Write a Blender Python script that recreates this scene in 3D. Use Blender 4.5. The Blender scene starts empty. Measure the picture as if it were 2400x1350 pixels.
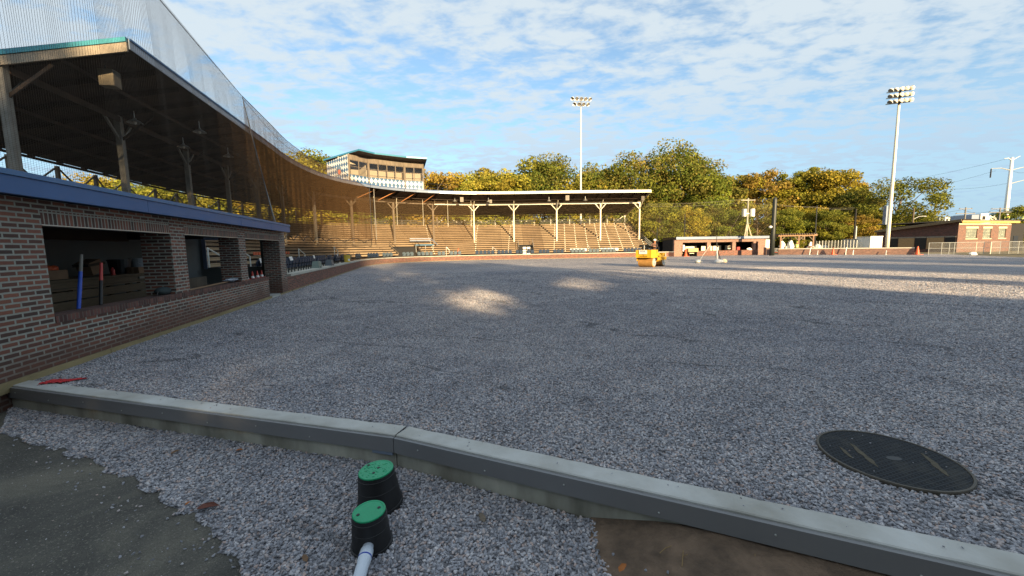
import bpy, bmesh, math, random
import numpy as np
from mathutils import Vector, Matrix
from math import radians, sin, cos, pi, sqrt, atan2, hypot
scene = bpy.context.scene
COL = scene.collection
random.seed(7)
# ------------------------------------------------------------------ camera
F = 901.0; EYE = 1.6; ROLL = math.atan(.017); PITCH = math.atan(94/F)
fw = Vector((0, cos(PITCH), -sin(PITCH))); r0 = Vector((1, 0, 0)); u0 = r0.cross(fw)
RT = cos(ROLL)*r0 - sin(ROLL)*u0; UP = sin(ROLL)*r0 + cos(ROLL)*u0
cam = bpy.data.cameras.new('camera'); camo = bpy.data.objects.new('camera', cam); COL.objects.link(camo)
cam.sensor_width = 36; cam.lens = 36*F/2400; cam.clip_end = 3000; cam.clip_start = .05
camo.matrix_world = Matrix((( RT.x, UP.x, -fw.x, 0), (RT.y, UP.y, -fw.y, 0), (RT.z, UP.z, -fw.z, EYE), (0, 0, 0, 1)))
scene.camera = camo
def ray(px, py): return fw + RT*((px-1200)/F) - UP*((py-675)/F)
CAM = Vector((0, 0, EYE))
def G(px, py, z=0):
    d = ray(px, py); return CAM + d*((z-EYE)/d.z)
def P(px, py, Y):
    d = ray(px, py); return CAM + d*(Y/d.y)
# ------------------------------------------------------------------ light
SUN_EL = radians(14); SX, SY = .36, -.933
tosun = Vector((SX*cos(SUN_EL), SY*cos(SUN_EL), sin(SUN_EL))).normalized()
sl = bpy.data.lights.new('sun', 'SUN'); sl.energy = 4.7; sl.angle = radians(.9); sl.color = (1, .75, .43)
so = bpy.data.objects.new('sun', sl); COL.objects.link(so)
so.rotation_mode = 'QUATERNION'; so.rotation_quaternion = (-tosun).to_track_quat('-Z', 'Y')
w = bpy.data.worlds.new('World'); scene.world = w; w.use_nodes = True
nt = w.node_tree; N = nt.nodes; LK = nt.links; N.clear()
def nd(t, **k):
    n = N.new(t)
    for a, b in k.items(): setattr(n, a, b)
    return n
out = nd('ShaderNodeOutputWorld'); bg1 = nd('ShaderNodeBackground'); bg2 = nd('ShaderNodeBackground'); mx = nd('ShaderNodeMixShader')
sky = nd('ShaderNodeTexSky', sky_type='NISHITA', sun_disc=False, sun_elevation=SUN_EL, sun_rotation=atan2(SX, SY))
sky.air_density = 1.0; sky.dust_density = .3; sky.ozone_density = 1.5
tint_ = nd('ShaderNodeMix', data_type='RGBA', blend_type='MULTIPLY'); tint_.inputs[0].default_value = 1; tint_.inputs[7].default_value = (.78, .97, 1.04, 1); LK.new(sky.outputs[0], tint_.inputs[6]); LK.new(tint_.outputs[2], bg1.inputs[0]); bg1.inputs[1].default_value = .085
bg2.inputs[0].default_value = (.80, .88, 1.0, 1); bg2.inputs[1].default_value = .315
tc = nd('ShaderNodeTexCoord'); sp = nd('ShaderNodeSeparateXYZ'); LK.new(tc.outputs['Generated'], sp.inputs[0])
def math_(op, a, b=None, clamp=False):
    n = nd('ShaderNodeMath', operation=op, use_clamp=clamp)
    for i, v in enumerate((a, b)):
        if v is None: continue
        if isinstance(v, (int, float)): n.inputs[i].default_value = v
        else: LK.new(v, n.inputs[i])
    return n.outputs[0]
zz = math_('MAXIMUM', sp.outputs[2], 0.02); zz = math_('ADD', zz, .10)
cx = math_('DIVIDE', sp.outputs[0], zz); cy = math_('DIVIDE', sp.outputs[1], zz)
cmb = nd('ShaderNodeCombineXYZ'); LK.new(cx, cmb.inputs[0]); LK.new(cy, cmb.inputs[1])
rotm = nd('ShaderNodeMapping'); rotm.inputs['Rotation'].default_value = (0, 0, radians(28)); rotm.inputs['Scale'].default_value = (1.0, 1.55, 1)
LK.new(cmb.outputs[0], rotm.inputs[0])
def noise(scale, det, rough, dist=0, vec=rotm):
    n = nd('ShaderNodeTexNoise'); n.inputs['Scale'].default_value = scale; n.inputs['Detail'].default_value = det
    n.inputs['Roughness'].default_value = rough; n.inputs['Distortion'].default_value = dist
    LK.new(vec.outputs[0], n.inputs['Vector']); return n.outputs[0]
big = noise(.6, 3, .5, .3); mid = noise(5.6, 4, .55, .3); fine = noise(15.0, 4, .6, .2)
a = math_('MULTIPLY', big, .95); b = math_('MULTIPLY', mid, 1.15); c = math_('MULTIPLY', fine, .48)
dsum = math_('ADD', math_('ADD', a, b), c)
mr = nd('ShaderNodeMapRange', interpolation_type='SMOOTHSTEP'); LK.new(dsum, mr.inputs[0])
mr.inputs[1].default_value = 1.0; mr.inputs[2].default_value = 1.44; mr.inputs[3].default_value = .16; mr.inputs[4].default_value = .93
hz = nd('ShaderNodeMapRange', interpolation_type='SMOOTHSTEP'); LK.new(sp.outputs[2], hz.inputs[0])
hz.inputs[1].default_value = .0; hz.inputs[2].default_value = .42; hz.inputs[3].default_value = .88; hz.inputs[4].default_value = 0
cm = math_('MAXIMUM', mr.outputs[0], hz.outputs[0])
cc_ = nd('ShaderNodeMix', data_type='RGBA'); LK.new(hz.outputs[0], cc_.inputs[0]); cc_.inputs[6].default_value = (.83, .935, 1.0, 1); cc_.inputs[7].default_value = (.42, .66, .93, 1); LK.new(cc_.outputs[2], bg2.inputs[0])
LK.new(cm, mx.inputs[0]); LK.new(bg1.outputs[0], mx.inputs[1]); LK.new(bg2.outputs[0], mx.inputs[2]); LK.new(mx.outputs[0], out.inputs[0])
scene.view_settings.view_transform = 'Standard'; scene.view_settings.look = 'None'
scene.view_settings.exposure = 1.5; scene.view_settings.gamma = 1
scene.render.engine = 'CYCLES'
scene.cycles.transparent_max_bounces = 24; scene.cycles.max_bounces = 6

# ------------------------------------------------------------------ helpers
def tag(o, label=None, cat=None, group=None, kind=None):
    if label: o['label'] = label
    if cat: o['category'] = cat
    if group: o['group'] = group
    if kind: o['kind'] = kind
    return o
def empty(name, loc=(0, 0, 0), label=None, cat=None, group=None, rz=0):
    o = bpy.data.objects.new(name, None); COL.objects.link(o); o.location = loc; o.rotation_euler = (0, 0, rz); o.empty_display_size = .2
    return tag(o, label, cat, group)
def copy_tree(o, parent=None):
    c = o.copy(); COL.objects.link(c)
    if parent: c.parent = parent
    for ch in list(o.children): copy_tree(ch, c)
    return c
class MB:
    def __init__(s, ang=0): s.v = []; s.f = []; s.uv = []; s.mi = []; s.ang = ang; s.m = 0
    def face(s, pts, uv=None):
        i = len(s.v); s.v += [tuple(p) for p in pts]; s.f.append(tuple(range(i, i+len(pts)))); s.uv.append(uv); s.mi.append(s.m)
    def obox(s, o, ax, ay, az):
        o, ax, ay, az = Vector(o), Vector(ax), Vector(ay), Vector(az)
        p = [o, o+ax, o+ax+ay, o+ay, o+az, o+ax+az, o+ax+ay+az, o+ay+az]
        fl = (ax.cross(ay)).dot(az) < 0
        for q in ((0, 3, 2, 1), (4, 5, 6, 7), (0, 1, 5, 4), (1, 2, 6, 5), (2, 3, 7, 6), (3, 0, 4, 7)):
            if fl: q = q[::-1]
            s.face([p[k] for k in q])
    def box(s, x0, x1, y0, y1, z0, z1): s.obox((x0, y0, z0), (x1-x0, 0, 0), (0, y1-y0, 0), (0, 0, z1-z0))
    def bar(s, p, q, w, h=None, up=(0, 0, 1)):
        p, q = Vector(p), Vector(q); h = h or w; d = (q-p); dn = d.normalized(); up = Vector(up)
        if abs(dn.dot(up)) > .98: up = Vector((0, 1, 0))
        a = dn.cross(up).normalized(); b = a.cross(dn)
        s.obox(p - a*w/2 - b*h/2, a*w, d, b*h)
    def tube(s, pts, r, n=8, caps=True):
        pts = [Vector(p) for p in pts]; rr = r if isinstance(r, (list, tuple)) else [r]*len(pts)
        base = len(s.v); ref = None
        for i, p in enumerate(pts):
            d = (pts[min(i+1, len(pts)-1)] - pts[max(i-1, 0)]).normalized()
            if ref is None: ref = Vector((1, 0, 0)) if abs(d.x) < .9 else Vector((0, 1, 0))
            a = (ref - d*ref.dot(d)).normalized(); b = d.cross(a); ref = a
            for k in range(n):
                t = 2*pi*k/n; s.v.append(tuple(p + (a*cos(t)+b*sin(t))*rr[i]))
        for i in range(len(pts)-1):
            for k in range(n):
                a0 = base+i*n+k; a1 = base+i*n+(k+1) % n; s.f.append((a0, a1, a1+n, a0+n)); s.uv.append(None); s.mi.append(s.m)
        if caps:
            s.f.append(tuple(base+k for k in range(n-1, -1, -1))); s.uv.append(None); s.mi.append(s.m)
            e = base+(len(pts)-1)*n; s.f.append(tuple(e+k for k in range(n))); s.uv.append(None); s.mi.append(s.m)
    def lathe(s, c, prof, n=16, ax=(0, 0, 1), sx=1, cap=True):
        c = Vector(c); ax = Vector(ax).normalized(); ref = Vector((1, 0, 0)) if abs(ax.x) < .9 else Vector((0, 1, 0))
        a = (ref-ax*ref.dot(ax)).normalized(); b = ax.cross(a); base = len(s.v)
        for r, h in prof:
            for k in range(n):
                t = 2*pi*k/n; s.v.append(tuple(c+ax*h+(a*cos(t)*sx+b*sin(t))*r))
        for i in range(len(prof)-1):
            for k in range(n):
                a0 = base+i*n+k; a1 = base+i*n+(k+1) % n; s.f.append((a0, a1, a1+n, a0+n)); s.uv.append(None); s.mi.append(s.m)
        if cap:
            s.f.append(tuple(base+k for k in range(n-1, -1, -1))); s.uv.append(None); s.mi.append(s.m)
            e = base+(len(prof)-1)*n; s.f.append(tuple(e+k for k in range(n))); s.uv.append(None); s.mi.append(s.m)
    def prism(s, poly, z0, z1):
        n = len(poly); ar = sum(poly[i][0]*poly[(i+1) % n][1]-poly[(i+1) % n][0]*poly[i][1] for i in range(n))
        if ar < 0: poly = poly[::-1]
        s.face([(x, y, z1) for x, y in poly]); s.face([(x, y, z0) for x, y in poly[::-1]])
        for i in range(n):
            a, b = poly[i], poly[(i+1) % n]; s.face([(a[0], a[1], z0), (b[0], b[1], z0), (b[0], b[1], z1), (a[0], a[1], z1)])
    def blob(s, c, r, n=10, m=7, jit=0, seed=0):
        rn = random.Random(seed); c = Vector(c); base = len(s.v)
        for i in range(m+1):
            ph = pi*i/m
            for k in range(n):
                t = 2*pi*k/n; j = 1+rn.uniform(-jit, jit)
                s.v.append((c.x+r[0]*sin(ph)*cos(t)*j, c.y+r[1]*sin(ph)*sin(t)*j, c.z-r[2]*cos(ph)*(1+rn.uniform(-jit, jit)*.5)))
        for i in range(m):
            for k in range(n):
                a0 = base+i*n+k; a1 = base+i*n+(k+1) % n; s.f.append((a0, a1, a1+n, a0+n)); s.uv.append(None); s.mi.append(s.m)
    def build(s, name, mat, parent=None, smooth=False, bevel=0, loc=None):
        me = bpy.data.meshes.new(name); me.from_pydata(s.v, [], s.f)
        mats = mat if isinstance(mat, (list, tuple)) else [mat]
        for m in mats: me.materials.append(m)
        if len(mats) > 1: me.polygons.foreach_set('material_index', s.mi)
        uvl = me.uv_layers.new(name='UVMap'); u = Vector((cos(s.ang), sin(s.ang), 0)); nn = Vector((-sin(s.ang), cos(s.ang), 0))
        for p in me.polygons:
            e = s.uv[p.index]; nr = p.normal
            for k, li in enumerate(p.loop_indices):
                if e: uvl.data[li].uv = e[k]; continue
                co = me.vertices[me.loops[li].vertex_index].co
                if abs(nr.z) > .75: uvl.data[li].uv = (co.dot(u), co.dot(nn))
                elif abs(nr.dot(u)) < abs(nr.dot(nn)): uvl.data[li].uv = (co.dot(u), co.z)
                else: uvl.data[li].uv = (co.dot(nn), co.z)
        if smooth: me.polygons.foreach_set('use_smooth', [True]*len(me.polygons))
        me.update()
        o = bpy.data.objects.new(name, me); COL.objects.link(o)
        if parent: o.parent = parent
        if loc: o.location = loc
        if bevel:
            b = o.modifiers.new('bevel', 'BEVEL'); b.width = bevel; b.segments = 2; b.limit_method = 'ANGLE'
        if smooth:
            try: me.shade_auto_smooth if False else None
            except Exception: pass
        return o
# ------------------------------------------------------------------ materials
def newmat(name):
    m = bpy.data.materials.new(name); m.use_nodes = True; t = m.node_tree; t.nodes.clear()
    o = t.nodes.new('ShaderNodeOutputMaterial'); b = t.nodes.new('ShaderNodeBsdfPrincipled'); t.links.new(b.outputs[0], o.inputs[0])
    return m, t, b, o
def ramp(t, fac, stops, interp='LINEAR'):
    r = t.nodes.new('ShaderNodeValToRGB'); r.color_ramp.interpolation = interp
    while len(r.color_ramp.elements) < len(stops): r.color_ramp.elements.new(.5)
    for e, (p, c) in zip(r.color_ramp.elements, stops): e.position = p; e.color = (*c, 1)
    t.links.new(fac, r.inputs[0]); return r.outputs[0]
def tnoise(t, scale, vec=None, det=4, rough=.55, dist=0):
    n = t.nodes.new('ShaderNodeTexNoise'); n.inputs['Scale'].default_value = scale; n.inputs['Detail'].default_value = det; n.inputs['Roughness'].default_value = rough; n.inputs['Distortion'].default_value = dist
    if vec is not None: t.links.new(vec, n.inputs['Vector'])
    return n.outputs[0]
def coords(t, which='Object', scale=(1, 1, 1), rot=(0, 0, 0)):
    tc = t.nodes.new('ShaderNodeTexCoord'); mp = t.nodes.new('ShaderNodeMapping'); mp.inputs['Scale'].default_value = scale; mp.inputs['Rotation'].default_value = rot
    t.links.new(tc.outputs[which], mp.inputs[0]); return mp.outputs[0]
def mixc(t, fac, a, b, mode='MIX'):
    m = t.nodes.new('ShaderNodeMix'); m.data_type = 'RGBA'; m.blend_type = mode
    for i, v in ((0, fac), (6, a), (7, b)):
        if isinstance(v, (int, float)): m.inputs[i].default_value = v
        elif isinstance(v, tuple): m.inputs[i].default_value = (*v, 1)
        else: t.links.new(v, m.inputs[i])
    return m.outputs[2]
def bump(t, b, h, strength=.3, dist=.01, prev=None):
    n = t.nodes.new('ShaderNodeBump'); n.inputs['Strength'].default_value = strength; n.inputs['Distance'].default_value = dist
    t.links.new(h, n.inputs['Height'])
    if prev is not None: t.links.new(prev, n.inputs['Normal'])
    t.links.new(n.outputs[0], b.inputs['Normal']); return n.outputs[0]
def plain(name, c, rough=.6, metal=0, var=.12, scale=6, bs=0.1, bd=.004, c2=None, stretch=(1, 1, 1)):
    m, t, b, o = newmat(name); v = coords(t, 'Object', stretch)
    n = tnoise(t, scale, v, 5, .6); lo = tuple(x*(1-var) for x in c); hi = c2 or tuple(min(1, x*(1+var)) for x in c)
    t.links.new(ramp(t, n, [(.3, lo), (.7, hi)]), b.inputs['Base Color'])
    b.inputs['Roughness'].default_value = rough; b.inputs['Metallic'].default_value = metal
    if bs: bump(t, b, tnoise(t, scale*6, v, 4), bs, bd)
    return m
def brick(name, bw=.213, rh=.0677, mort=.0125, cols=((.058, .036, .029), (.19, .074, .047), (.13, .054, .038)), mc=(.36, .355, .30), soot=True, offset=.5):
    m, t, b, o = newmat(name); v = coords(t, 'UV')
    wob = tnoise(t, 14, v, 2); vm = t.nodes.new('ShaderNodeVectorMath'); vm.operation = 'MULTIPLY_ADD'
    sep = t.nodes.new('ShaderNodeCombineXYZ'); t.links.new(wob, sep.inputs[0]); t.links.new(tnoise(t, 11, v, 2), sep.inputs[1])
    t.links.new(sep.outputs[0], vm.inputs[0]); vm.inputs[1].default_value = (.006, .007, 0); t.links.new(v, vm.inputs[2])
    k = t.nodes.new('ShaderNodeTexBrick'); k.offset = offset; k.inputs['Scale'].default_value = 1; k.inputs['Mortar Size'].default_value = mort; k.inputs['Mortar Smooth'].default_value = .12
    k.inputs['Brick Width'].default_value = bw; k.inputs['Row Height'].default_value = rh; k.inputs['Bias'].default_value = 0
    k.inputs['Color1'].default_value = (0, 0, 0, 1); k.inputs['Color2'].default_value = (1, 1, 1, 1); k.inputs['Mortar'].default_value = (.5, .5, .5, 1)
    t.links.new(vm.outputs[0], k.inputs['Vector'])
    c = ramp(t, k.outputs['Color'], [(0, cols[0]), (.45, cols[2]), (.8, cols[1]), (1, tuple(x*1.25 for x in cols[1]))])
    c = mixc(t, .55, c, mixc(t, tnoise(t, 60, v, 4), (.55, .5, .5), (1.5, 1.5, 1.5)), 'MULTIPLY')
    mcn = mixc(t, tnoise(t, 9, v, 3), tuple(x*.6 for x in mc), mc)
    c = mixc(t, k.outputs['Fac'], c, mcn)
    if soot:
        z = t.nodes.new('ShaderNodeSeparateXYZ'); tcn = t.nodes.new('ShaderNodeTexCoord'); t.links.new(tcn.outputs['Object'], z.inputs[0])
        ma = t.nodes.new('ShaderNodeMath'); ma.operation = 'MULTIPLY_ADD'; ma.inputs[1].default_value = .9; t.links.new(tnoise(t, 1.3, tcn.outputs['Object'], 3), ma.inputs[0]); t.links.new(z.outputs[2], ma.inputs[2])
        f = ramp(t, ma.outputs[0], [(.62, (1, 1, 1)), (.98, (0, 0, 0))])
        c = mixc(t, f, c, mixc(t, .72, c, (.10, .045, .03)))
    t.links.new(c, b.inputs['Base Color']); b.inputs['Roughness'].default_value = .85
    iv = t.nodes.new('ShaderNodeMath'); iv.operation = 'SUBTRACT'; iv.inputs[0].default_value = 1; t.links.new(k.outputs['Fac'], iv.inputs[1])
    n1 = bump(t, b, iv.outputs[0], .8, .008); bump(t, b, tnoise(t, 90, v, 3), .35, .004, n1)
    return m
STONES = [(0, (0.142, 0.14, 0.152)), (0.14, (0.221, 0.223, 0.246)), (0.32, (0.306, 0.307, 0.335)), (0.5, (0.379, 0.371, 0.392)), (0.66, (0.268, 0.271, 0.301)), (0.78, (0.426, 0.371, 0.359)), (0.88, (0.502, 0.483, 0.492)), (0.95, (0.426, 0.327, 0.292)), (1, (0.595, 0.566, 0.55))]
def field_variation(t, c, v):
    c = mixc(t, 1, c, ramp(t, tnoise(t, .22, v, 4, .6, .5), [(.3, (.86, .87, .90)), (.5, (1.02, 1.01, 1.0)), (.72, (1.28, 1.24, 1.18))]), 'MULTIPLY')
    c = mixc(t, 1, c, ramp(t, tnoise(t, 1.7, v, 4, .65), [(.3, (.82, .82, .83)), (.7, (1.16, 1.15, 1.13))]), 'MULTIPLY')
    mp = t.nodes.new('ShaderNodeMapping'); mp.inputs['Rotation'].default_value = (0, 0, radians(60)); mp.inputs['Scale'].default_value = (.35, 1, 1); t.links.new(v, mp.inputs[0])
    sp_ = t.nodes.new('ShaderNodeSeparateXYZ'); t.links.new(mp.outputs[0], sp_.inputs[0])
    def mt(op, a, b):
        n = t.nodes.new('ShaderNodeMath'); n.operation = op
        for k, x in enumerate((a, b)):
            if isinstance(x, (int, float)): n.inputs[k].default_value = x
            else: t.links.new(x, n.inputs[k])
        return n.outputs[0]
    yy = mt('ADD', sp_.outputs[1], mt('MULTIPLY', tnoise(t, .45, mp.outputs[0], 3, .5), 2.6)); ln_ = mt('FRACT', mt('DIVIDE', yy, 1.15), 0)
    msk = mt('LESS_THAN', ln_, .045); brk = ramp(t, tnoise(t, .55, v, 5, .65), [(.47, (0, 0, 0)), (.53, (1, 1, 1))])
    f = mixc(t, 1, msk, brk, 'MULTIPLY'); return mixc(t, f, c, mixc(t, .45, c, (.03, .032, .036)))
def gravel_mat(name, sc=46, tracks=True):
    m, t, b, o = newmat(name); v = coords(t, 'Object')
    vo = t.nodes.new('ShaderNodeTexVoronoi'); vo.inputs['Scale'].default_value = sc; vo.inputs['Randomness'].default_value = 1; t.links.new(v, vo.inputs['Vector'])
    sp = t.nodes.new('ShaderNodeSeparateColor'); t.links.new(vo.outputs['Color'], sp.inputs[0])
    c = ramp(t, sp.outputs[0], STONES, 'CONSTANT')
    c = mixc(t, 1, c, ramp(t, vo.outputs['Distance'], [(.0, (1.15, 1.15, 1.15)), (.55, (.95, .95, .95)), (.8, (.45, .45, .45))]), 'MULTIPLY')  # darkens gaps between stones: darker fines plus painted crevice shade
    if tracks: c = field_variation(t, c, v)
    t.links.new(c, b.inputs['Base Color']); b.inputs['Roughness'].default_value = .8
    iv = t.nodes.new('ShaderNodeMath'); iv.operation = 'SUBTRACT'; iv.inputs[0].default_value = 1; t.links.new(vo.outputs['Distance'], iv.inputs[1])
    n1 = bump(t, b, iv.outputs[0], .9, .02); bump(t, b, tnoise(t, .8, v, 4), .6, .06, n1)
    return m
def net_mat(name, cell, th, col, opq=1.0):
    m, t, b, o = newmat(name); v = coords(t, 'UV', (1/cell, 1/cell, 1))
    sp = t.nodes.new('ShaderNodeSeparateXYZ'); t.links.new(v, sp.inputs[0]); hs = []
    # round threads cover more of the view the more obliquely the net is seen
    ge = t.nodes.new('ShaderNodeNewGeometry'); dt = t.nodes.new('ShaderNodeVectorMath'); dt.operation = 'DOT_PRODUCT'; t.links.new(ge.outputs['Incoming'], dt.inputs[0]); t.links.new(ge.outputs['Normal'], dt.inputs[1])
    ab = t.nodes.new('ShaderNodeMath'); ab.operation = 'ABSOLUTE'; t.links.new(dt.outputs['Value'], ab.inputs[0]); mm_ = t.nodes.new('ShaderNodeMath'); mm_.operation = 'MAXIMUM'; mm_.inputs[1].default_value = .14; t.links.new(ab.outputs[0], mm_.inputs[0])
    cov = t.nodes.new('ShaderNodeMath'); cov.operation = 'DIVIDE'; cov.inputs[0].default_value = th/cell*.55; t.links.new(mm_.outputs[0], cov.inputs[1])
    fixed = t.nodes.new('ShaderNodeMath'); fixed.operation = 'ADD'; fixed.inputs[0].default_value = th/cell*1.25; fixed.inputs[1].default_value = 0
    for i in (0, 1):
        fr = t.nodes.new('ShaderNodeMath'); fr.operation = 'FRACT'; t.links.new(sp.outputs[i], fr.inputs[0])
        lt = t.nodes.new('ShaderNodeMath'); lt.operation = 'LESS_THAN'; t.links.new(cov.outputs[0] if i == 0 else fixed.outputs[0], lt.inputs[1]); t.links.new(fr.outputs[0], lt.inputs[0]); hs.append(lt.outputs[0])
    mxn = t.nodes.new('ShaderNodeMath'); mxn.operation = 'MAXIMUM'; t.links.new(hs[0], mxn.inputs[0]); t.links.new(hs[1], mxn.inputs[1])
    mu = t.nodes.new('ShaderNodeMath'); mu.operation = 'MULTIPLY'; mu.inputs[1].default_value = opq; t.links.new(mxn.outputs[0], mu.inputs[0])
    tr = t.nodes.new('ShaderNodeBsdfTransparent'); df = t.nodes.new('ShaderNodeBsdfDiffuse'); df.inputs[0].default_value = (*col, 1)
    tl = t.nodes.new('ShaderNodeBsdfTranslucent'); tl.inputs[0].default_value = (*col, 1); ad = t.nodes.new('ShaderNodeMixShader'); ad.inputs[0].default_value = .5
    t.links.new(df.outputs[0], ad.inputs[1]); t.links.new(tl.outputs[0], ad.inputs[2])
    ms = t.nodes.new('ShaderNodeMixShader'); t.links.new(mu.outputs[0], ms.inputs[0]); t.links.new(tr.outputs[0], ms.inputs[1]); t.links.new(ad.outputs[0], ms.inputs[2]); t.links.new(ms.outputs[0], o.inputs[0])
    return m
def wood_rows(name, c1, c2, bl=3.2, rh=.9, gap=.012):
    m, t, b, o = newmat(name); v = coords(t, 'UV')
    k = t.nodes.new('ShaderNodeTexBrick'); k.inputs['Scale'].default_value = 1; k.inputs['Brick Width'].default_value = bl; k.inputs['Row Height'].default_value = rh; k.inputs['Mortar Size'].default_value = gap
    k.inputs['Color1'].default_value = (*c1, 1); k.inputs['Color2'].default_value = (*c2, 1); k.inputs['Mortar'].default_value = (.02, .015, .01, 1); t.links.new(v, k.inputs['Vector'])
    g = tnoise(t, 3, coords(t, 'UV', (1.2, 22, 1)), 5, .65)
    c = mixc(t, 1, k.outputs['Color'], ramp(t, g, [(.3, (.62, .6, .58)), (.7, (1.2, 1.2, 1.2))]), 'MULTIPLY')
    c = mixc(t, 1, c, ramp(t, tnoise(t, .35, coords(t, 'Object'), 4), [(.3, (.75, .72, .68)), (.7, (1.15, 1.12, 1.08))]), 'MULTIPLY')
    t.links.new(c, b.inputs['Base Color']); b.inputs['Roughness'].default_value = .8; bump(t, b, g, .3, .004); return m
def leaf_mat(name):
    m, t, b, o = newmat(name)
    at = t.nodes.new('ShaderNodeAttribute'); at.attribute_name = 'tint'
    oi = t.nodes.new('ShaderNodeObjectInfo')
    c = mixc(t, 1, at.outputs['Color'], ramp(t, oi.outputs['Random'], [(0, (.82, .92, .8)), (.5, (1.05, 1, .9)), (1, (1.25, 1.0, .8))]), 'MULTIPLY')
    df = t.nodes.new('ShaderNodeBsdfDiffuse'); tl = t.nodes.new('ShaderNodeBsdfTranslucent'); mx = t.nodes.new('ShaderNodeMixShader'); mx.inputs[0].default_value = .38
    t.links.new(c, df.inputs[0]); t.links.new(c, tl.inputs[0]); t.links.new(df.outputs[0], mx.inputs[1]); t.links.new(tl.outputs[0], mx.inputs[2]); t.links.new(mx.outputs[0], o.inputs[0])
    return m
def glass_mat(name):
    m, t, b, o = newmat(name); tr = t.nodes.new('ShaderNodeBsdfTransparent'); tr.inputs[0].default_value = (.95, .95, .95, 1); gl = t.nodes.new('ShaderNodeBsdfGlossy'); gl.inputs['Roughness'].default_value = .03
    fr = t.nodes.new('ShaderNodeFresnel'); fr.inputs[0].default_value = 1.35; ms = t.nodes.new('ShaderNodeMixShader')
    t.links.new(fr.outputs[0], ms.inputs[0]); t.links.new(tr.outputs[0], ms.inputs[1]); t.links.new(gl.outputs[0], ms.inputs[2]); t.links.new(ms.outputs[0], o.inputs[0]); return m
def harlequin(name):
    m, t, b, o = newmat(name); v = coords(t, 'UV'); sp = t.nodes.new('ShaderNodeSeparateXYZ'); t.links.new(v, sp.inputs[0])
    def mt(op, a, c=None):
        n = t.nodes.new('ShaderNodeMath'); n.operation = op
        for i, x in enumerate((a, c)):
            if x is None: continue
            if isinstance(x, (int, float)): n.inputs[i].default_value = x
            else: t.links.new(x, n.inputs[i])
        return n.outputs[0]
    uu = mt('DIVIDE', sp.outputs[0], .56); vv = mt('DIVIDE', sp.outputs[1], .74)
    p = mt('FLOOR', mt('ADD', uu, vv)); q = mt('FLOOR', mt('SUBTRACT', uu, vv))
    s = mt('FRACT', mt('MULTIPLY', mt('ADD', p, q), .5)); f = mt('GREATER_THAN', s, .25)
    c = mixc(t, f, (.62, .60, .54), (.035, .095, .18)); t.links.new(c, b.inputs['Base Color']); b.inputs['Roughness'].default_value = .55; return m

M = {}
M['brick'] = brick('brick_wall'); M['soldier'] = brick('brick_soldier', .0677, .2, .010, soot=False, offset=0)
M['sill'] = brick('brick_rowlock', .0677, .11, .008, cols=((.05, .024, .02), (.13, .055, .042), (.09, .037, .03)), mc=(.15, .12, .10), soot=False, offset=0)
M['brick_far'] = brick('brick_field_wall', mc=(.22, .17, .14), cols=((.09, .03, .02), (.24, .075, .045), (.16, .05, .03)), soot=False)
M['brick_tan'] = brick('brick_pinkish', mc=(.34, .27, .22), cols=((.16, .07, .05), (.30, .14, .095), (.22, .10, .07)), soot=False)
M['gravel'] = gravel_mat('gravel'); M['gravel2'] = gravel_mat('gravel_strip', 40, False)
M['blue'] = plain('blue_metal', (.025, .095, .25), .5, .0, .06, 2, 0)
M['blue_lip'] = plain('blue_metal_edge', (.045, .135, .29), .45, .0, .06, 2, 0)
M['teal'] = plain('teal_flashing', (.05, .27, .33), .4, .1, .1, 2, 0)
M['grey_metal'] = plain('grey_painted_metal', (.20, .24, .31), .45, .2, .08, 3, 0)
M['cream'] = plain('cream_paint', (.72, .66, .52), .5, 0, .08, 2, .05)
M['white'] = plain('white_paint', (.75, .74, .70), .5, 0, .05, 3, 0)
M['oldwood'] = plain('weathered_wood', (.16, .125, .09), .8, 0, .3, 3, .3, .006, stretch=(1, 1, .2))
M['postwood'] = plain('grey_post', (.19, .175, .15), .7, 0, .2, 3, .2, .004)
M['darkwood'] = plain('dark_roof_boards', (.045, .028, .018), .85, 0, .3, 2, .2, .006)
M['black'] = plain('black_rubber', (.012, .012, .013), .5, 0, .1, 5, .05)
M['darkmetal'] = plain('dark_metal', (.03, .032, .035), .45, .5, .1, 5, 0)
M['galv'] = plain('galvanised_steel', (.52, .53, .50), .45, .5, .1, 3, 0)
M['concrete'] = plain('concrete', (.40, .385, .34), .9, 0, .16, 1.7, .6, .006, c2=(.56, .56, .535))
M['concrete_old'] = plain('stained_concrete', (.27, .255, .20), .9, 0, .35, 2.5, .4, .006, c2=(.50, .48, .40), stretch=(1, 1, .35))
M['board'] = plain('grey_composite_board', (.185, .183, .185), .42, 0, .06, 2, .08, .001)
M['timber'] = plain('treated_timber', (.25, .195, .095), .75, 0, .22, 4, .3, .004, stretch=(1, .3, 1))
M['asphalt'] = None
M['seat'] = plain('navy_plastic', (.022, .04, .075), .4, 0, .15, 4, 0)
M['seatgrey'] = plain('pale_navy_plastic', (.085, .115, .14), .45, 0, .15, 4, 0)  # paler, greyer copy of the seat plastic
M['green'] = plain('green_plastic_lid', (.0, .30, .125), .35, 0, .08, 20, .2, .002)
M['pvc'] = plain('white_pvc', (.62, .68, .76), .35, 0, .04, 5, 0)
M['pvcblue'] = plain('blue_band', (.02, .06, .42), .4)
M['orange'] = plain('orange_plastic', (.62, .10, .03), .5, 0, .12, 6, 0)
M['deepred'] = plain('deep_red_plastic', (.42, .035, .02), .5)
M['red'] = plain('red_cloth', (.48, .025, .03), .8, 0, .2, 20, .3)
M['yellow'] = plain('yellow_machine_paint', (.66, .37, .02), .5, 0, .25, 3, .1)
M['drum'] = plain('rusty_dusty_steel', (.42, .22, .06), .7, .2, .2, 3, .2)
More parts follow.
